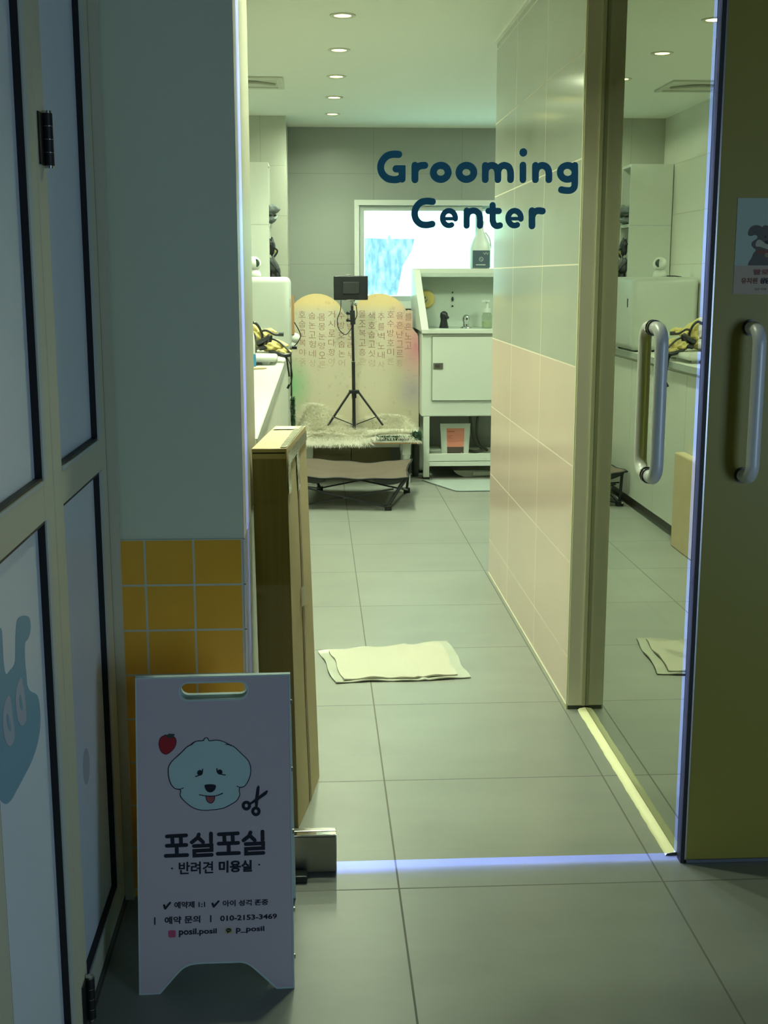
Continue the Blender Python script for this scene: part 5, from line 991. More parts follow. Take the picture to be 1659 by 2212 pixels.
# ================================================================== PAD, MAT
def sheet(name, poly, z, th, m, res=26, wave=0.0, seed=1, parent=None):
    """thin slightly wavy sheet from 4 floor corners"""
    A, B, C_, D_ = [Vector((p[0], p[1], 0)) for p in poly]; b = MB(); g = []; gb = []
    for i in range(res+1):
        ra, rb = [], []
        for j in range(res+1):
            s_, t_ = i/res, j/res
            p = A*(1-s_)*(1-t_)+B*s_*(1-t_)+C_*s_*t_+D_*(1-s_)*t_
            edge = min(s_, 1-s_, t_, 1-t_)
            h = wave*(0.5+0.5*math.sin(s_*11+seed)*math.cos(t_*7+seed*2)) + wave*1.2*max(0, 0.06-edge)/0.06*(0.5+0.5*math.sin(s_*23+t_*17+seed))
            h += wave*1.5*math.exp(-((s_-0.33)/0.012)**2)+wave*1.5*math.exp(-((s_-0.66)/0.012)**2)
            p = p + Vector((0.006*math.sin(t_*9+seed)*(0.2+abs(s_-0.5)), 0.006*math.sin(s_*8+seed*3), 0))*(1 if wave else 0)
            ra.append(b.bm.verts.new((p.x, p.y, z+th+h))); rb.append(b.bm.verts.new((p.x, p.y, z+h*0.6)))
        g.append(ra); gb.append(rb)
    for i in range(res):
        for j in range(res):
            b.bm.faces.new([g[i][j], g[i+1][j], g[i+1][j+1], g[i][j+1]]); b.bm.faces.new([gb[i][j], gb[i][j+1], gb[i+1][j+1], gb[i+1][j]])
    for i in range(res):
        b.bm.faces.new([g[i][0], gb[i][0], gb[i+1][0], g[i+1][0]]); b.bm.faces.new([g[i][res], g[i+1][res], gb[i+1][res], gb[i][res]])
        b.bm.faces.new([g[0][i], g[0][i+1], gb[0][i+1], gb[0][i]]); b.bm.faces.new([g[res][i], gb[res][i], gb[res][i+1], g[res][i+1]])
    return b.build(name, m, parent, smooth=True, angle=40)
pad = empty('puppy_pad', (0.25, 4.15, 0), label='white quilted puppy pad lying unfolded on the floor tiles', cat='puppy pad')
o = sheet('plastic_border', [(0.052, 3.945), (0.512, 3.972), (0.482, 4.398), (0.000, 4.300)], 0.001, 0.0015, PADB, wave=0.004, seed=2); o.parent = pad; o.location = -Vector(pad.location)
o = sheet('quilted_centre', [(0.080, 3.962), (0.468, 3.990), (0.452, 4.372), (0.040, 4.285)], 0.0045, 0.003, PADW, wave=0.004, seed=2); o.parent = pad; o.location = -Vector(pad.location)
b = MB(); b.prism([(0.705, 8.10), (0.868, 7.70), (0.885, 7.672), (0.915, 7.662), (1.45, 7.662), (1.45, 8.10)], 2, 0.0005, 0.006)
tag(b.build('floor_mat', MATG, None), 'thin grey mat on the floor in front of the bathing station', 'floor mat')
b = MB(); b.tube([(0.703, 8.10, 0.004), (0.866, 7.70, 0.004), (0.883, 7.670, 0.004), (0.915, 7.660, 0.004), (1.45, 7.660, 0.004)], 0.0035, 6)
o = b.build('mat_rim', mat('dark_mat_rim', (0.16, 0.2, 0.19), 0.6), bpy.data.objects['floor_mat'])

# ================================================================== BENCH, FUR, GRASS, BACKDROP, TRIPOD
bn = empty('bench', (0.27, 8.13, 0), label='low white bench with turned legs under the fur rug', cat='bench')
b = MB(); b.box(-0.14, 0.678, 7.955, 8.31, 0.272, 0.290, bev=0.003)
part(b, 'seat', WHITE, bn)
b = MB(); b.box(-0.14, 0.678, 7.9535, 7.9555, 0.2705, 0.279)
part(b, 'wood_edge', WOOD, bn)
for x in (-0.055, 0.590):
    for y in (8.03, 8.25):
        b = MB(); b.box(x-0.028, x+0.028, y-0.028, y+0.028, 0.19, 0.272, bev=0.002)
        b.lathe([(0.024, 0.0), (0.027, 0.012), (0.027, 0.05), (0.022, 0.056), (0.024, 0.10), (0.0225, 0.16), (0.027, 0.178), (0.027, 0.191)], (x, y, 0), 20)
        part(b, 'leg', WHITE, bn, smooth=True, angle=35)
b = MB(); b.box(-0.02, 0.56, 8.235, 8.255, 0.21, 0.262)
part(b, 'apron', WHITE, bn)
for i, (x0, x1, lb) in enumerate(((-0.12, 0.232, 'flat brown board behind the bench legs, left of the gap'), (0.238, 0.505, 'flat brown board behind the bench legs, right of the gap'))):
    b = MB(); b.box(x0, x1, 8.39, 8.42, 0.0, 0.30, bev=0.002)
    tag(b.build('brown_board', OLIVEB, None), lb, 'board', 'brown boards behind the bench')
# fur rug: a thick pile of curved tufts over a soft base
rg = empty('fur_rug', (0.26, 8.1, 0.29), label='shaggy cream white fur rug draped over the bench', cat='rug')
rng = random.Random(11)
def rug_h(x, y):
    t = max(0.0, min(1.0, (y-7.93)/0.30))
    h = 0.036 + 0.075*t + 0.012*math.sin(x*9+1)*math.cos(y*14) + 0.115*math.exp(-(((x+0.01)/0.12)**2+((y-8.20)/0.12)**2)) + 0.022*math.exp(-(((x-0.47)/0.14)**2+((y-8.20)/0.1)**2)) - 0.035*t*math.exp(-((x-0.22)/0.10)**2)
    return h
def rug_front(x): return 7.935 + 0.010*math.sin(x*17) - 0.02*math.exp(-((x-0.18)/0.14)**2) + 0.065*min(1, max(0, (x-0.30))/0.12)
b = MB(); g = []
NX, NY = 44, 18
for i in range(NX+1):
    row = []
    x = -0.135 + (0.66+0.135)*i/NX
    yf = rug_front(x)
    for j in range(NY+1):
        t = j/NY; y = yf + (8.30-yf)*t
        edge = min(i, NX-i)/4.0; e = min(1, edge)*min(1, (NY-j)/3.0)
        z = 0.291 + rug_h(x, y)*(0.3+0.7*e)
        if t < 0.12: z -= (0.12-t)/0.12*(rug_h(x, y)*(0.85 if x < 0.33 else 0.2)+(0.022 if 0.02 < x < 0.30 else 0.0))
        row.append(b.bm.verts.new((x, y, max(z, 0.262 if y < 7.95 else 0.2915))))
    g.append(row)
for i in range(NX):
    for j in range(NY): b.bm.faces.new([g[i][j], g[i+1][j], g[i+1][j+1], g[i][j+1]])
part(b, 'hide', FUR, rg, smooth=True)
b = MB()
def tuft(p, d, L, w_, droop, mi=0):
    side = d.cross(Vector((0, 0, 1)))
    if side.length < 0.05: side = Vector((1, 0, 0))
    side.normalize(); prev = None
    for k in range(4):
        t = k/3; q = p + d*L*t + Vector((0, 0, -droop*L*t*t)); ww = w_*(1-t)**0.7
        cur = (b.bm.verts.new(q-side*ww/2), b.bm.verts.new(q+side*ww/2)) if k < 3 else (b.bm.verts.new(q),)
        if prev:
            if len(cur) == 2: b.bm.faces.new([prev[0], prev[1], cur[1], cur[0]]).material_index = mi
            else: b.bm.faces.new([prev[0], prev[1], cur[0]]).material_index = mi
        prev = cur
for _ in range(20000):
    i = rng.random()*NX; j = rng.random()*NY
    a = g[0][0]
    x = -0.135+0.795*i/NX; yf = rug_front(x); t = j/NY; y = yf+(8.30-yf)*t
    z = 0.291+rug_h(x, y)*(0.3+0.7*min(1, min(i, NX-i)/4.0)*min(1, (NY-j)/3.0))
    if t < 0.12: z -= (0.12-t)/0.12*rug_h(x, y)*(0.85 if x < 0.33 else 0.2)
    ang = rng.gauss(0, 0.9)+math.sin(x*20+y*9)*0.5
    d = Vector((math.sin(ang)*0.8, -math.cos(ang)*(0.6+0.5*(t < 0.2)), 0.30+rng.random()*0.30 - (0.5 if t < 0.10 else 0))).normalized()
    tuft(Vector((x, y, z-0.010)), d, rng.uniform(0.05, 0.095), rng.uniform(0.0025, 0.005), 0.30)
for _ in range(2600):
    x = rng.uniform(-0.14, 0.66); d = Vector((rng.gauss(0, 0.35), -0.35, -0.5-rng.random()*0.5)).normalized()
    if x > 0.34 and rng.random() < 0.75: continue
    tuft(Vector((x, rug_front(x)+0.004, rng.uniform(0.292, 0.325) if x < 0.33 else rng.uniform(0.350, 0.365))), d, rng.uniform(0.022, 0.050)*(1 if x < 0.33 else 0.6), 0.005, 0.1)
o = part(b, 'pile', FURH, rg); tag(o, kind='stuff')
# artificial grass showing at the right front and standing up at the left
def grass(name, label, areas, n, seed):
    t = empty(name, areas[0][0], label=label, cat='artificial grass')
    global b
    b = MB(); r_ = random.Random(seed)
    for (c, s_) in areas: b.box(c[0]-s_[0], c[0]+s_[0], c[1]-s_[1], c[1]+s_[1], c[2]-s_[2], c[2]+s_[2])
    part(b, 'backing', GRASS, t)
    b = MB()
    for _ in range(n):
        c, s_ = r_.choice(areas); p = Vector((c[0]+r_.uniform(-1, 1)*s_[0], c[1]+r_.uniform(-1, 1)*s_[1]-0.004, c[2]+r_.uniform(-1, 1)*s_[2]))
        tuft(p, Vector((r_.gauss(0, 0.6), -0.7-r_.random()*0.4, r_.gauss(0.1, 0.6))).normalized(), r_.uniform(0.010, 0.028), 0.005, 0.3)
    o = part(b, 'blades', [GRASS], t); tag(o, kind='stuff')
grass('grass_mat', 'dark green artificial grass on the bench edge at the right', [((0.515, 7.982, 0.306), (0.165, 0.014, 0.0145)), ((0.655, 8.02, 0.318), (0.030, 0.04, 0.027)), ((0.0, 7.953, 0.300), (0.07, 0.006, 0.009))], 4200, 4)
grass('artificial_hedge', 'upright strip of artificial grass at the left end of the bench', [((-0.158, 8.16, 0.44), (0.012, 0.03, 0.12))], 1400, 8)
b = MB(); b.box(-0.19, -0.165, 8.13, 8.20, 0.0, 0.56); 
o = b.build('support_panel', WHITE_D, bpy.data.objects['artificial_hedge']); o.location = -Vector(bpy.data.objects['artificial_hedge'].location)

# cloud shaped photo backdrop
bd = empty('photo_backdrop', (0.25, 8.36, 0.29), label='cloud topped yellow and pink photo backdrop with faded Korean letters', cat='backdrop')
m, nt, bs = newmat('printed_backdrop')
tcn = nt.nodes.new('ShaderNodeTexCoord'); spx = nt.nodes.new('ShaderNodeSeparateXYZ'); nt.links.new(tcn.outputs['Object'], spx.inputs[0])
def blob(cx, cz, rx, rz):
    dx = M(nt, 'DIVIDE', M(nt, 'SUBTRACT', spx.outputs[0], cx), rx); dz = M(nt, 'DIVIDE', M(nt, 'SUBTRACT', spx.outputs[2], cz), rz)
    d = M(nt, 'SQRT', M(nt, 'ADD', M(nt, 'MULTIPLY', dx, dx), M(nt, 'MULTIPLY', dz, dz)))
    return M(nt, 'MAXIMUM', M(nt, 'SUBTRACT', 1.0, d), 0.0)
col = None
rz = nt.nodes.new('ShaderNodeValToRGB')
zz = M(nt, 'DIVIDE', M(nt, 'SUBTRACT', spx.outputs[2], 0.3), 0.94); nt.links.new(zz, rz.inputs[0])
e_ = rz.color_ramp.elements; e_[0].position = 0.0; e_[0].color = (0.60, 0.54, 0.42, 1); e_[1].position = 0.86; e_[1].color = (0.60, 0.55, 0.44, 1)
ne = rz.color_ramp.elements.new(0.93); ne.color = (0.76, 0.58, 0.30, 1)
cur = rz.outputs[0]
for (bb_, cc_, st) in (((0.68, 0.88, 0.16, 0.28), (0.62, 0.24, 0.30), 1.0), ((0.66, 0.58, 0.14, 0.16), (0.40, 0.34, 0.40), 0.9), ((-0.17, 0.62, 0.16, 0.22), (0.22, 0.50, 0.26), 1.0), ((0.57, 1.0, 0.12, 0.2), (0.75, 0.42, 0.34), 0.8)):
    k = M(nt, 'MULTIPLY', blob(*bb_), st); mx = nt.nodes.new('ShaderNodeMix'); mx.data_type = 'RGBA'
    nt.links.new(k, mx.inputs['Factor']); nt.links.new(cur, mx.inputs['A']); mx.inputs['B'].default_value = (*cc_, 1); cur = mx.outputs['Result']
nn = nt.nodes.new('ShaderNodeTexNoise'); nn.inputs['Scale'].default_value = 26; nn.inputs['Detail'].default_value = 6
nt.links.new(tcn.outputs['Object'], nn.inputs['Vector'])
sp_ = M(nt, 'MULTIPLY', M(nt, 'GREATER_THAN', nn.outputs['Fac'], 0.63), 0.22)
mx = nt.nodes.new('ShaderNodeMix'); mx.data_type = 'RGBA'; nt.links.new(sp_, mx.inputs['Factor']); nt.links.new(cur, mx.inputs['A']); mx.inputs['B'].default_value = (0.30, 0.22, 0.14, 1)
nt.links.new(mx.outputs['Result'], bs.inputs['Base Color']); bs.inputs['Roughness'].default_value = 0.55
pts = [(-0.165, 0.291), (0.698, 0.291), (0.696, 0.80), (0.69, 0.96), (0.653, 1.00), (0.652, 1.12), (0.622, 1.128)]
for k in range(0, 13):
    a = R(24+(165-24)*k/12); pts.append((0.425+0.205*math.cos(a), 1.035+0.20*math.sin(a)))
for k in range(0, 13):
    a = R(20+(168-20)*k/12); pts.append((0.005+0.20*math.cos(a), 1.035+0.20*math.sin(a)))
pts.append((-0.165, 1.02))
b = MB(); b.prism(pts, 1, 8.352, 8.368)
part(b, 'board', m, bd)
INK1 = mat('faded_print_dark', (0.34, 0.20, 0.17), 0.6); INK2 = mat('faded_print_mid', (0.36, 0.21, 0.16), 0.6); INK3 = mat('faded_print_light', (0.47, 0.35, 0.26), 0.6)
cols = ['호숩고복야죽줘', '숩논고헝네상양', '몸몽눈양오른노', '거시로다항야죽', '수방호숩논어', '나방오리누', '몰조복고흥흔내', '색호숩고싯령', '주를벽노내사스', '호수방호미른나', '을흔난그르흥', '를흔노고']
xc = [-0.092, -0.025, 0.040, 0.106, 0.172, 0.235, 0.312, 0.376, 0.440, 0.504, 0.566, 0.624]
b = MB()
fb_ = lambda u, v, d: (u, 8.352-0.0006-d, v)
for ci, (tx, x) in enumerate(zip(cols, xc)):
    for k, ch in enumerate(tx):
        z = 1.122 - 0.0635*k - 0.01*(ci % 3); h_ = 0.046; w_ = 0.046
        if z-h_ < 0.70: continue
        text_mesh(ch, [(x-w_/2, z-h_), (x+w_/2, z-h_), (x-w_/2, z), (x+w_/2, z)], fb_, 0.0, '', None, None, bold=-0.005, mb=b, mi=0 if k < 3 else (1 if k < 5 else 2))
part(b, 'faded_lettering', [INK1, INK2, INK3], bd)

# LED panel on a light stand
ls = empty('light_stand', (0.245, 8.13, 0.31), label='black tripod light stand standing on the fur rug', cat='light stand')
X0, Y0_ = 0.247, 8.09
b = MB(); b.tube([(X0, Y0_, 0.335), (X0-0.004, Y0_, 0.80)], 0.0115, 14); part(b, 'lower_pole', BLACKM, ls, smooth=True, angle=40)
b = MB(); b.tube([(X0-0.004, Y0_, 0.80), (X0-0.010, Y0_, 1.16)], 0.0090, 14); part(b, 'upper_pole', BLACKM, ls, smooth=True, angle=40)
b = MB(); b.tube([(X0-0.004, Y0_, 0.797), (X0-0.004, Y0_, 0.803)], 0.0122, 14); part(b, 'silver_collar', STEEL, ls, smooth=True, angle=40)
b = MB(); b.box(X0-0.034, X0+0.034, Y0_-0.03, Y0_+0.03, 0.590, 0.612, bev=0.002); b.tube([(X0, Y0_, 0.56), (X0, Y0_, 0.61)], 0.016, 14); part(b, 'spreader_hub', BLACKM, ls)
for k, (dx, dy) in enumerate(((-0.175, -0.055), (0.188, -0.060), (0.0, 0.17))):
    b = MB(); a = Vector((X0+dx*0.16, Y0_+dy*0.16, 0.598)); e = Vector((X0+dx, Y0_+dy, 0.385 if k < 2 else 0.36)); b.bar(a, e, 0.017, 0.010)
    q = a.lerp(e, 0.74); b.bar(q, (X0+dx*0.08, Y0_+dy*0.08, 0.385), 0.010, 0.006)
    b.tube([q+Vector((0, -0.008, 0)), q+Vector((0, -0.0105, 0))], 0.005, 10, mi=1)
    part(b, 'leg', [BLACKM, STEEL], ls)
b = MB(); b.tube([(X0-0.005, Y0_, 1.04), (X0-0.009, Y0_, 1.13)], 0.017, 14)
for z in (1.108, 1.062): b.tube([(X0-0.008, Y0_, z), (X0-0.036, Y0_-0.004, z+0.004)], 0.007, 10); b.ball((X0-0.040, Y0_-0.004, z+0.005), 0.011, sub=2, scale=(1, 0.7, 1.0))
part(b, 'clamp_knobs', BLACKM, ls, smooth=True, angle=50)
lp = empty('led_panel', (0.225, 8.10, 1.19), label='black rectangular LED panel seen from behind on the tripod', cat='video light')
b = MB(); b.box(0.118, 0.340, 8.092, 8.108, 1.197, 1.352, bev=0.006, seg=3); part(b, 'housing', BLACKM, lp)
b = MB(); b.box(0.178, 0.283, 8.084, 8.0925, 1.237, 1.312, bev=0.002); part(b, 'battery_plate', mat('black_plastic', (0.02, 0.024, 0.026), 0.45), lp)
b = MB(); b.box(0.200, 0.256, 8.085, 8.112, 1.188, 1.200, bev=0.002); b.tube([(0.236, 8.115, 1.155), (0.236, 8.105, 1.190)], 0.010, 12); b.ball((0.262, 8.105, 1.168), 0.010, sub=2)
part(b, 'mount', STEEL, lp, smooth=True, angle=40)
b = MB(); b.tube(cat_rom([(0.165, 8.088, 1.20), (0.160, 8.085, 1.13), (0.140, 8.085, 1.07), (0.150, 8.085, 1.01), (0.190, 8.085, 0.975), (0.222, 8.090, 1.0), (0.246, 8.10, 1.05), (0.268, 8.10, 1.10), (0.262, 8.10, 1.17)], 6), 0.0028, 8)
part(b, 'cable', BLACKM, lp, smooth=True)
b = MB(); b.tube(cat_rom([(0.19, 8.10, 1.352), (0.21, 8.10, 1.358), (0.235, 8.10, 1.3515), (0.25, 8.10, 1.345)], 5), 0.002, 6); part(b, 'wrist_loop', STEEL, lp, smooth=True)

# ================================================================== DOG COT
ct = empty('dog_cot', (0.24, 7.36, 0), label='folding dog cot with taupe canvas sling and black crossed frame', cat='dog bed')
TL, TR, BR_, BL = Vector((-0.09, 7.78, 0.212)), Vector((0.602, 7.70, 0.205)), Vector((0.530, 7.05, 0.200)), Vector((-0.16, 7.10, 0.215))
def cotp(s_, t_, dz=0.0):
    p = BL*(1-s_)*(1-t_)+BR_*s_*(1-t_)+TR*s_*t_+TL*(1-s_)*t_
    sag = 0.062*math.sin(math.pi*s_)*math.sin(math.pi*t_)+0.022*math.sin(math.pi*s_)*(1-math.sin(math.pi*t_))
    wr = 0.004*math.sin(s_*19+t_*6)*math.sin(math.pi*s_)+0.003*math.sin(t_*23-s_*9)
    inw = 0.030*math.sin(math.pi*s_)*(1 if t_ > 0.5 else -1)*abs(2*t_-1)**2 * (-0.5)
    inx = 0.030*math.sin(math.pi*t_)*(1 if s_ > 0.5 else -1)*abs(2*s_-1)**2 * (-0.6)
    return Vector((p.x+inx, p.y+inw, p.z-sag+wr+dz))
b = MB(); N = 34; g = [[b.bm.verts.new(cotp(i/N, j/N)) for j in range(N+1)] for i in range(N+1)]; g2 = [[b.bm.verts.new(cotp(i/N, j/N, -0.006)) for j in range(N+1)] for i in range(N+1)]
for i in range(N):
    for j in range(N):
        b.bm.faces.new([g[i][j], g[i+1][j], g[i+1][j+1], g[i][j+1]]); b.bm.faces.new([g2[i][j], g2[i][j+1], g2[i+1][j+1], g2[i+1][j]])
for i in range(N):
    b.bm.faces.new([g[i][0], g2[i][0], g2[i+1][0], g[i+1][0]]); b.bm.faces.new([g[i][N], g[i+1][N], g2[i+1][N], g2[i][N]])
    b.bm.faces.new([g[0][i], g[0][i+1], g2[0][i+1], g2[0][i]]); b.bm.faces.new([g[N][i], g2[N][i], g2[N][i+1], g[N][i+1]])
part(b, 'canvas', BROWNF, ct, smooth=True)
b = MB()
lp_ = [cotp(i/N, 0, -0.004) for i in range(N+1)]+[cotp(1, j/N, -0.004) for j in range(1, N+1)]+[cotp(1-i/N, 1, -0.004) for i in range(1, N+1)]+[cotp(0, 1-j/N, -0.004) for j in range(1, N)]
b.tube(lp_, 0.006, 8, closed=True)
part(b, 'piping', BLACK, ct, smooth=True)
b = MB()
for s0_, s1_ in ((0.02, 0.30), (0.70, 0.98)):
    A_ = [cotp(s0_+(s1_-s0_)*k/8, 0.01, -0.006) for k in range(9)]; B_ = [p+Vector((0, 0.01, -0.036*math.sin(math.pi*(0.15+0.7*k/8)))) for k, p in enumerate(A_)]
    va = [b.bm.verts.new(p) for p in A_]; vb = [b.bm.verts.new(p) for p in B_]
    for k in range(8): b.bm.faces.new([va[k], va[k+1], vb[k+1], vb[k]])
part(b, 'black_underside', DARK, ct)
feet = {'nr': Vector((0.412, 7.055, 0.012)), 'fr': Vector((0.565, 7.645, 0.012)), 'fl': Vector((0.015, 7.74, 0.012)), 'nl': Vector((-0.125, 7.12, 0.012))}
tops = {'nr': cotp(0.985, 0.03, -0.012), 'fr': cotp(0.985, 0.97, -0.012), 'fl': cotp(0.03, 0.97, -0.012), 'nl': cotp(0.03, 0.03, -0.012)}
for k in feet:
    b = MB(); f_ = feet[k]; b.box(f_.x-0.020, f_.x+0.020, f_.y-0.02, f_.y+0.02, 0.0, 0.030, bev=0.003); part(b, 'foot', BLACK, ct)
    b = MB(); b.tube([f_+Vector((0, 0, 0.01)), f_.lerp(tops[k], 0.55)+Vector((0.0, 0, 0.01)), tops[k]], 0.009, 10); part(b, 'leg', BLACKM, ct, smooth=True, angle=40)
def cross(a, c_, w_=0.017):
    """scissor pair between two neighbouring feet"""
    fa, fc = feet[a]+Vector((0, 0, 0.006)), feet[c_]+Vector((0, 0, 0.006)); ha = feet[a].lerp(tops[a], 0.70); hc = feet[c_].lerp(tops[c_], 0.70)
    b = MB(); b.bar(fa, fa.lerp(hc, 0.93), w_, 0.008); part(b, 'cross_bar', BLACKM, ct)
    b = MB(); b.bar(fc+Vector((0, -0.008, 0)), fc.lerp(ha, 0.93)+Vector((0, -0.008, 0)), w_, 0.008); part(b, 'cross_bar', BLACKM, ct)
    mid = (fa.lerp(hc, 0.47)+fc.lerp(ha, 0.47))/2
    b = MB(); b.tube([mid+Vector((0, -0.014, 0)), mid+Vector((0, -0.018, 0))], 0.0055, 12)
    q = feet[c_] if c_ == 'nr' else feet[a]
    b.tube([q+Vector((-0.012, -0.021, 0.010)), q+Vector((-0.012, -0.0235, 0.010))], 0.005, 12)
    part(b, 'rivet', PLASTIC, ct)
for a, c_ in (('nl', 'nr'), ('fl', 'fr'), ('nl', 'fl'), ('nr', 'fr')): cross(a, c_)

# ================================================================== BATHING STATION
bt = empty('bathing_station', (1.1, 8.35, 0), label='white dog bathing station with clear hood, half behind the pink wall', cat='dog bath')
WB = mat('white_bath_shell', (0.62, 0.67, 0.62), 0.3)
b = MB(); b.box(0.700, 1.72, 8.17, 8.53, 0.425, 0.975, bev=0.006); part(b, 'cabinet', WB, bt)
b = MB(); b.box(0.700, 1.72, 8.15, 8.53, 0.976, 1.004, bev=0.003); part(b, 'tub_rim', WB, bt)
b = MB(); b.box(0.768, 1.30, 8.166, 8.1705, 0.530, 0.958, bev=0.001); part(b, 'door_seam', mat('dark_seam', (0.10, 0.12, 0.10), 0.7), bt)
b = MB(); b.box(0.771, 1.297, 8.158, 8.1685, 0.533, 0.955, bev=0.001); dr = part(b, 'door', WB, bt)
b = MB(); b.box(0.777, 0.842, 8.154, 8.159, 0.742, 0.783, bev=0.001); lt_ = b.build('latch', STEEL, dr)
b = MB(); b.box(0.786, 0.820, 8.1525, 8.1545, 0.750, 0.776); b.build('latch_recess', mat('latch_dark', (0.08, 0.08, 0.07), 0.5, metal=0.5), lt_)
for x in (0.715, 1.665):
    for y in (8.185, 8.485):
        b = MB(); b.box(x, x+0.040, y-0.02, y+0.02, 0.012, 0.425, bev=0.001); lg = part(b, 'leg', WB, bt)
        b = MB(); b.box(x-0.003, x+0.043, y-0.023, y+0.023, 0.0, 0.014, bev=0.003); b.build('foot_cap', BLACK, lg)
for y in (8.18, 8.47):
    b = MB(); b.box(0.755, 1.665, y-0.012, y+0.02, 0.122, 0.170, bev=0.001); part(b, 'upper_rail', WB, bt)
    b = MB(); b.box(0.755, 1.665, y-0.016, y+0.02, 0.088, 0.118, bev=0.001); part(b, 'lower_rail', WB, bt)
b = MB(); b.box(0.755, 1.665, 8.20, 8.455, 0.128, 0.136); part(b, 'bottom_shelf', WHITE_D, bt)
# hood
b = MB(); b.box(0.66, 1.72, 8.50, 8.53, 1.004, 1.40, bev=0.003); b.box(0.66, 1.72, 8.36, 8.53, 1.385, 1.400); b.box(0.66, 1.72, 8.355, 8.365, 1.345, 1.40)
part(b, 'hood_back', WB, bt)
b = MB()
v = [b.bm.verts.new(p) for p in ((0.655, 8.36, 1.40), (0.700, 8.36, 1.40), (0.748, 8.165, 0.985), (0.700, 8.165, 0.985), (0.655, 8.385, 1.40), (0.700, 8.385, 1.40), (0.748, 8.19, 0.985), (0.700, 8.19, 0.985))]
for q in ((0, 1, 2, 3), (7, 6, 5, 4), (0, 4, 5, 1), (3, 2, 6, 7), (0, 3, 7, 4), (1, 5, 6, 2)): b.bm.faces.new([v[i] for i in q])
part(b, 'hood_frame', WB, bt)
b = MB()
v = [b.bm.verts.new(p) for p in ((0.655, 8.385, 1.395), (0.655, 8.53, 1.385), (0.655, 8.53, 1.01), (0.700, 8.19, 0.99), (0.660, 8.385, 1.395), (0.660, 8.53, 1.385), (0.660, 8.53, 1.01), (0.705, 8.19, 0.99))]
for q in ((0, 1, 2, 3), (7, 6, 5, 4), (0, 4, 5, 1), (1, 5, 6, 2), (2, 6, 7, 3), (3, 7, 4, 0)): b.bm.faces.new([v[i] for i in q])
part(b, 'side_panel', WB, bt)
b = MB()
v = [b.bm.verts.new(p) for p in ((0.702, 8.362, 1.385), (1.70, 8.362, 1.385), (1.70, 8.172, 1.004), (0.746, 8.172, 1.004))]
b.bm.faces.new(v); part(b, 'clear_hood_pane', CLEARGL, bt)
b = MB()
for x, z in ((0.938, 1.240), (0.939, 1.148)): b.tube([(x, 8.499, z), (x, 8.4965, z)], 0.006, 10)
b.lathe([(0.0, 1.178), (0.006, 1.185), (0.009, 1.195), (0.006, 1.206), (0.0, 1.214)], (0.938, 8.494, 0), 12)
part(b, 'pipe_outlet', BLACKM, bt)
b = MB()
for pts in ([(1.06, 8.47, 0.43), (1.075, 8.46, 0.33), (1.10, 8.46, 0.22), (1.16, 8.45, 0.16)], [(1.13, 8.47, 0.43), (1.115, 8.46, 0.32), (1.13, 8.46, 0.22), (1.19, 8.45, 0.15)], [(1.16, 8.43, 0.16), (1.10, 8.40, 0.15), (1.05, 8.40, 0.16)]): b.tube(cat_rom(pts, 6), 0.010, 10)
part(b, 'drain_hose', mat('grey_hose', (0.10, 0.11, 0.09), 0.6), bt, smooth=True)
# scrubber disc, head shaped figures, pump bottle inside the hood
b = MB(); b.lathe([(0.0, -0.010), (0.052, -0.010), (0.060, 0.0), (0.052, 0.008), (0.0, 0.008)], (0.755, 8.485, 1.194), 30, axis='y'); b.lathe([(0.0, -0.014), (0.030, -0.014), (0.032, -0.009)], (0.752, 8.485, 1.194), 24, axis='y', mi=0)
sc1 = b.build('bath_sponge', SCRUB, None, smooth=True, angle=40); tag(sc1, 'round yellow smiling sponge stuck inside the bath hood', 'sponge')
b = MB(); b.tube([(0.743, 8.469, 1.172), (0.752, 8.468, 1.180), (0.762, 8.468, 1.194)], 0.003, 8); b.ball((0.748, 8.469, 1.206), 0.006, sub=2)
b.build('smile_print', BLUEP, sc1)
b = MB(); b.lathe([(0.0, 1.004), (0.033, 1.004), (0.026, 1.035), (0.022, 1.055), (0.024, 1.07), (0.028, 1.085), (0.024, 1.105), (0.010, 1.116), (0.0, 1.117)], (0.868, 8.38, 0), 26); b.ball((0.888, 8.365, 1.075), 0.015, sub=2, scale=(1, 1, 0.8))
tag(b.build('faucet_handle', BLACKM, None, smooth=True), 'small black knob shaped tap standing on the bath rim', 'tap')
b = MB(); b.lathe([(0.0, 1.004), (0.042, 1.004), (0.040, 1.012), (0.022, 1.018), (0.020, 1.04), (0.026, 1.055), (0.026, 1.075), (0.018, 1.090), (0.0, 1.096)], (1.020, 8.38, 0), 26)
tag(b.build('chrome_tap', CHROME, None, smooth=True, angle=60), 'round chrome tap between black knob and pump bottle', 'tap')
pbt = empty('pump_bottle', (1.162, 8.38, 1.004), label='clear foam pump bottle inside the bath hood beside the pink wall', cat='bottle')
b = MB(); b.lathe([(0.0, 1.0045), (0.036, 1.0045), (0.036, 1.085), (0.028, 1.105), (0.022, 1.110)], (1.162, 8.38, 0), 24); part(b, 'bottle', FOAMB, pbt, smooth=True)
b = MB(); b.lathe([(0.0, 1.006), (0.034, 1.006), (0.034, 1.05), (0.0, 1.05)], (1.162, 8.38, 0), 24); part(b, 'soap', mat('pale_soap', (0.55, 0.6, 0.45), 0.5), pbt)
b = MB(); b.lathe([(0.026, 1.108), (0.026, 1.135), (0.010, 1.136), (0.009, 1.175), (0.018, 1.178), (0.018, 1.190), (0.0, 1.190)], (1.162, 8.38, 0), 24); b.box(1.125, 1.165, 8.372, 8.388, 1.178, 1.189)
part(b, 'pump', PLASTIC, pbt)
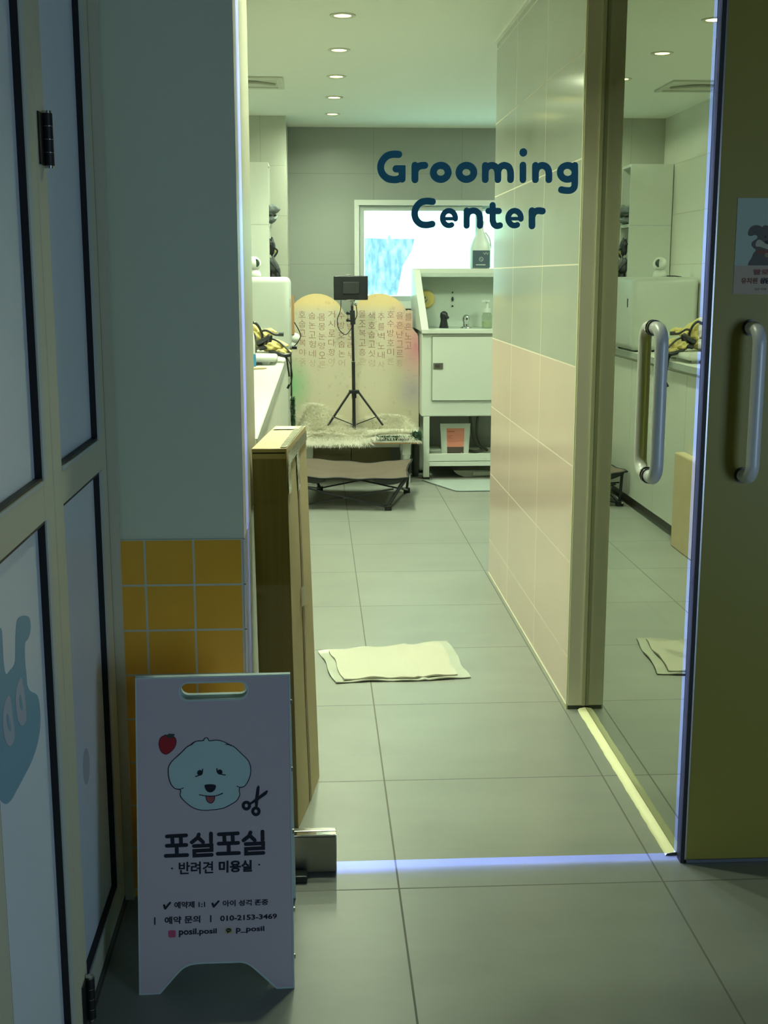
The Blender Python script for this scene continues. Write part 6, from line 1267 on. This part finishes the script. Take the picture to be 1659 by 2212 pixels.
# big bottle on top
bo = empty('shampoo_jug', (1.12, 8.44, 1.40), label='tall white shampoo jug with dark label on top of the bath hood', cat='bottle')
BOTP = mat('milky_bottle', (0.62, 0.70, 0.68), 0.35)
b = MB(); prof = [(0.062, 1.4005), (0.071, 1.41), (0.071, 1.535), (0.058, 1.575), (0.036, 1.62), (0.020, 1.655), (0.020, 1.69)]
rings = []
for r_, z in prof:
    rings.append([b.bm.verts.new((1.118 + (r_/0.071)**0*r_*math.copysign(abs(math.cos(2*math.pi*k/28))**0.7, math.cos(2*math.pi*k/28)), 8.445+r_*0.72*math.copysign(abs(math.sin(2*math.pi*k/28))**0.7, math.sin(2*math.pi*k/28)), z)) for k in range(28)])
for i in range(len(rings)-1):
    for k in range(28): b.bm.faces.new([rings[i][k], rings[i][(k+1) % 28], rings[i+1][(k+1) % 28], rings[i+1][k]])
b.bm.faces.new(list(reversed(rings[0]))); b.bm.faces.new(rings[-1])
part(b, 'bottle', BOTP, bo, smooth=True, angle=50)
b = MB(); b.lathe([(0.024, 1.69), (0.026, 1.695), (0.026, 1.715), (0.0, 1.715)], (1.118, 8.445, 0), 20); part(b, 'cap', PLASTIC, bo, smooth=True, angle=50)
b = MB(); b.tube(cat_rom([(1.150, 8.44, 1.64), (1.178, 8.44, 1.60), (1.188, 8.44, 1.55), (1.185, 8.44, 1.53)], 6), 0.006, 10); part(b, 'grip', BOTP, bo, smooth=True)
b = MB(); b.box(1.060, 1.176, 8.390, 8.3935, 1.406, 1.520); lb_ = part(b, 'label', LABELB, bo)
b = MB(); fl = lambda u, v, d: (u, 8.3895-d, v)
q = [(1.118+0.013*math.cos(R(t)), 1.462+0.013*math.sin(R(t))) for t in range(0, 361, 20)]; stroke_shape(b, q, 0.0018, fl, 0.0, 0.0004); stroke_shape(b, [(1.113, 1.466), (1.123, 1.457)], 0.0016, fl, 0, 0.0004)
stroke_shape(b, [(1.085, 1.425), (1.145, 1.425)], 0.0035, fl, 0, 0.0004); stroke_shape(b, [(1.132, 1.505), (1.142, 1.494), (1.150, 1.508), (1.160, 1.492), (1.166, 1.506)], 0.0016, fl, 0, 0.0004)
b.build('label_print', LABELW, lb_)
# pouch on the lower shelf
pu = empty('treat_pouch', (0.94, 8.30, 0.137), label='white stand-up pouch with coral label on the bath station shelf', cat='pouch')
POU = mat('pale_pouch', (0.58, 0.64, 0.60), 0.45)
b = MB(); g = []
for i in range(13):
    u = i/12; row = []
    for j in range(15):
        v_ = j/14; hw = 0.092+0.012*v_; x = 0.943+(2*u-1)*hw; dep = 0.040*(1-v_)**0.7+0.003; z = 0.1375+0.225*v_
        bul = math.sqrt(max(0, 1-(2*u-1)**2)); row.append((x, dep*bul, z))
    g.append(row)
fr = [[b.bm.verts.new((p[0], 8.285-p[1]*0.6, p[2])) for p in r_] for r_ in g]; bk = [[b.bm.verts.new((p[0], 8.287+p[1]*0.6, p[2])) for p in r_] for r_ in g]
for i in range(12):
    for j in range(14): b.bm.faces.new([fr[i][j], fr[i+1][j], fr[i+1][j+1], fr[i][j+1]]); b.bm.faces.new([bk[i][j], bk[i][j+1], bk[i+1][j+1], bk[i+1][j]])
    b.bm.faces.new([fr[i][0], bk[i][0], bk[i+1][0], fr[i+1][0]]); b.bm.faces.new([fr[i][14], fr[i+1][14], bk[i+1][14], bk[i][14]])
part(b, 'bag', POU, pu, smooth=True, angle=50)
def lab(u0, u1, v0, v1, off, mi, b):
    N = 8
    gr = []
    for i in range(N+1):
        r_ = []
        for j in range(N+1):
            u = u0+(u1-u0)*i/N; v_ = v0+(v1-v0)*j/N; hw = 0.092+0.012*v_; dep = (0.040*(1-v_)**0.7+0.003)*math.sqrt(max(0, 1-(2*u-1)**2))
            r_.append(b.bm.verts.new((0.943+(2*u-1)*hw, 8.285-dep*0.6-off, 0.1375+0.225*v_)))
        gr.append(r_)
    for i in range(N):
        for j in range(N): b.bm.faces.new([gr[i][j], gr[i+1][j], gr[i+1][j+1], gr[i][j+1]]).material_index = mi
b = MB(); lab(0.2, 0.80, 0.30, 0.86, 0.001, 0, b); lab(0.2, 0.80, 0.06, 0.30, 0.001, 1, b)
for (u0, u1, v0, v1) in ((0.24, 0.46, 0.745, 0.785), (0.25, 0.43, 0.635, 0.65), (0.25, 0.36, 0.585, 0.6), (0.25, 0.40, 0.545, 0.553), (0.25, 0.79, 0.47, 0.48), (0.25, 0.55, 0.44, 0.447)): lab(u0, u1, v0, v1, 0.0016, 2, b)
lab(0.70, 0.76, 0.085, 0.125, 0.0016, 3, b)
part(b, 'label', [CORAL, mat('dark_label_band', (0.07, 0.055, 0.045), 0.6), CORALD, LABELW], pu)
b = MB(); b.prism([(0.93, 0.055), (0.955, 0.03), (1.0, 0.012), (1.6, 0.012), (1.6, 0.055)], 1, 8.25, 8.50)
b.box(1.06, 1.6, 8.235, 8.26, 0.02, 0.050, bev=0.004)
tag(b.build('plastic_tray', mat('grey_white_tray', (0.42, 0.44, 0.38), 0.4), None), 'shallow white basin pushed under the bathing station', 'basin')
bpy.data.objects['plastic_tray'].location.z = -0.0118
b = MB(); b.box(0.765, 0.845, 8.24, 8.44, 0.1375, 0.190, bev=0.006)
tag(b.build('folded_bag', mat('crumpled_plastic', (0.32, 0.36, 0.32), 0.3, bump=0.8, bscale=18), None), 'crumpled clear plastic bag left of the coral pouch', 'plastic bag')
b = MB(); b.tube([(0.672, 8.30, 0.0), (0.672, 8.30, 0.27)], 0.022, 16)
tag(b.build('drain_pipe', mat('black_pipe', (0.03, 0.035, 0.03), 0.5), None, smooth=True, angle=40), 'black vertical pipe between bench and bathing station', 'pipe')
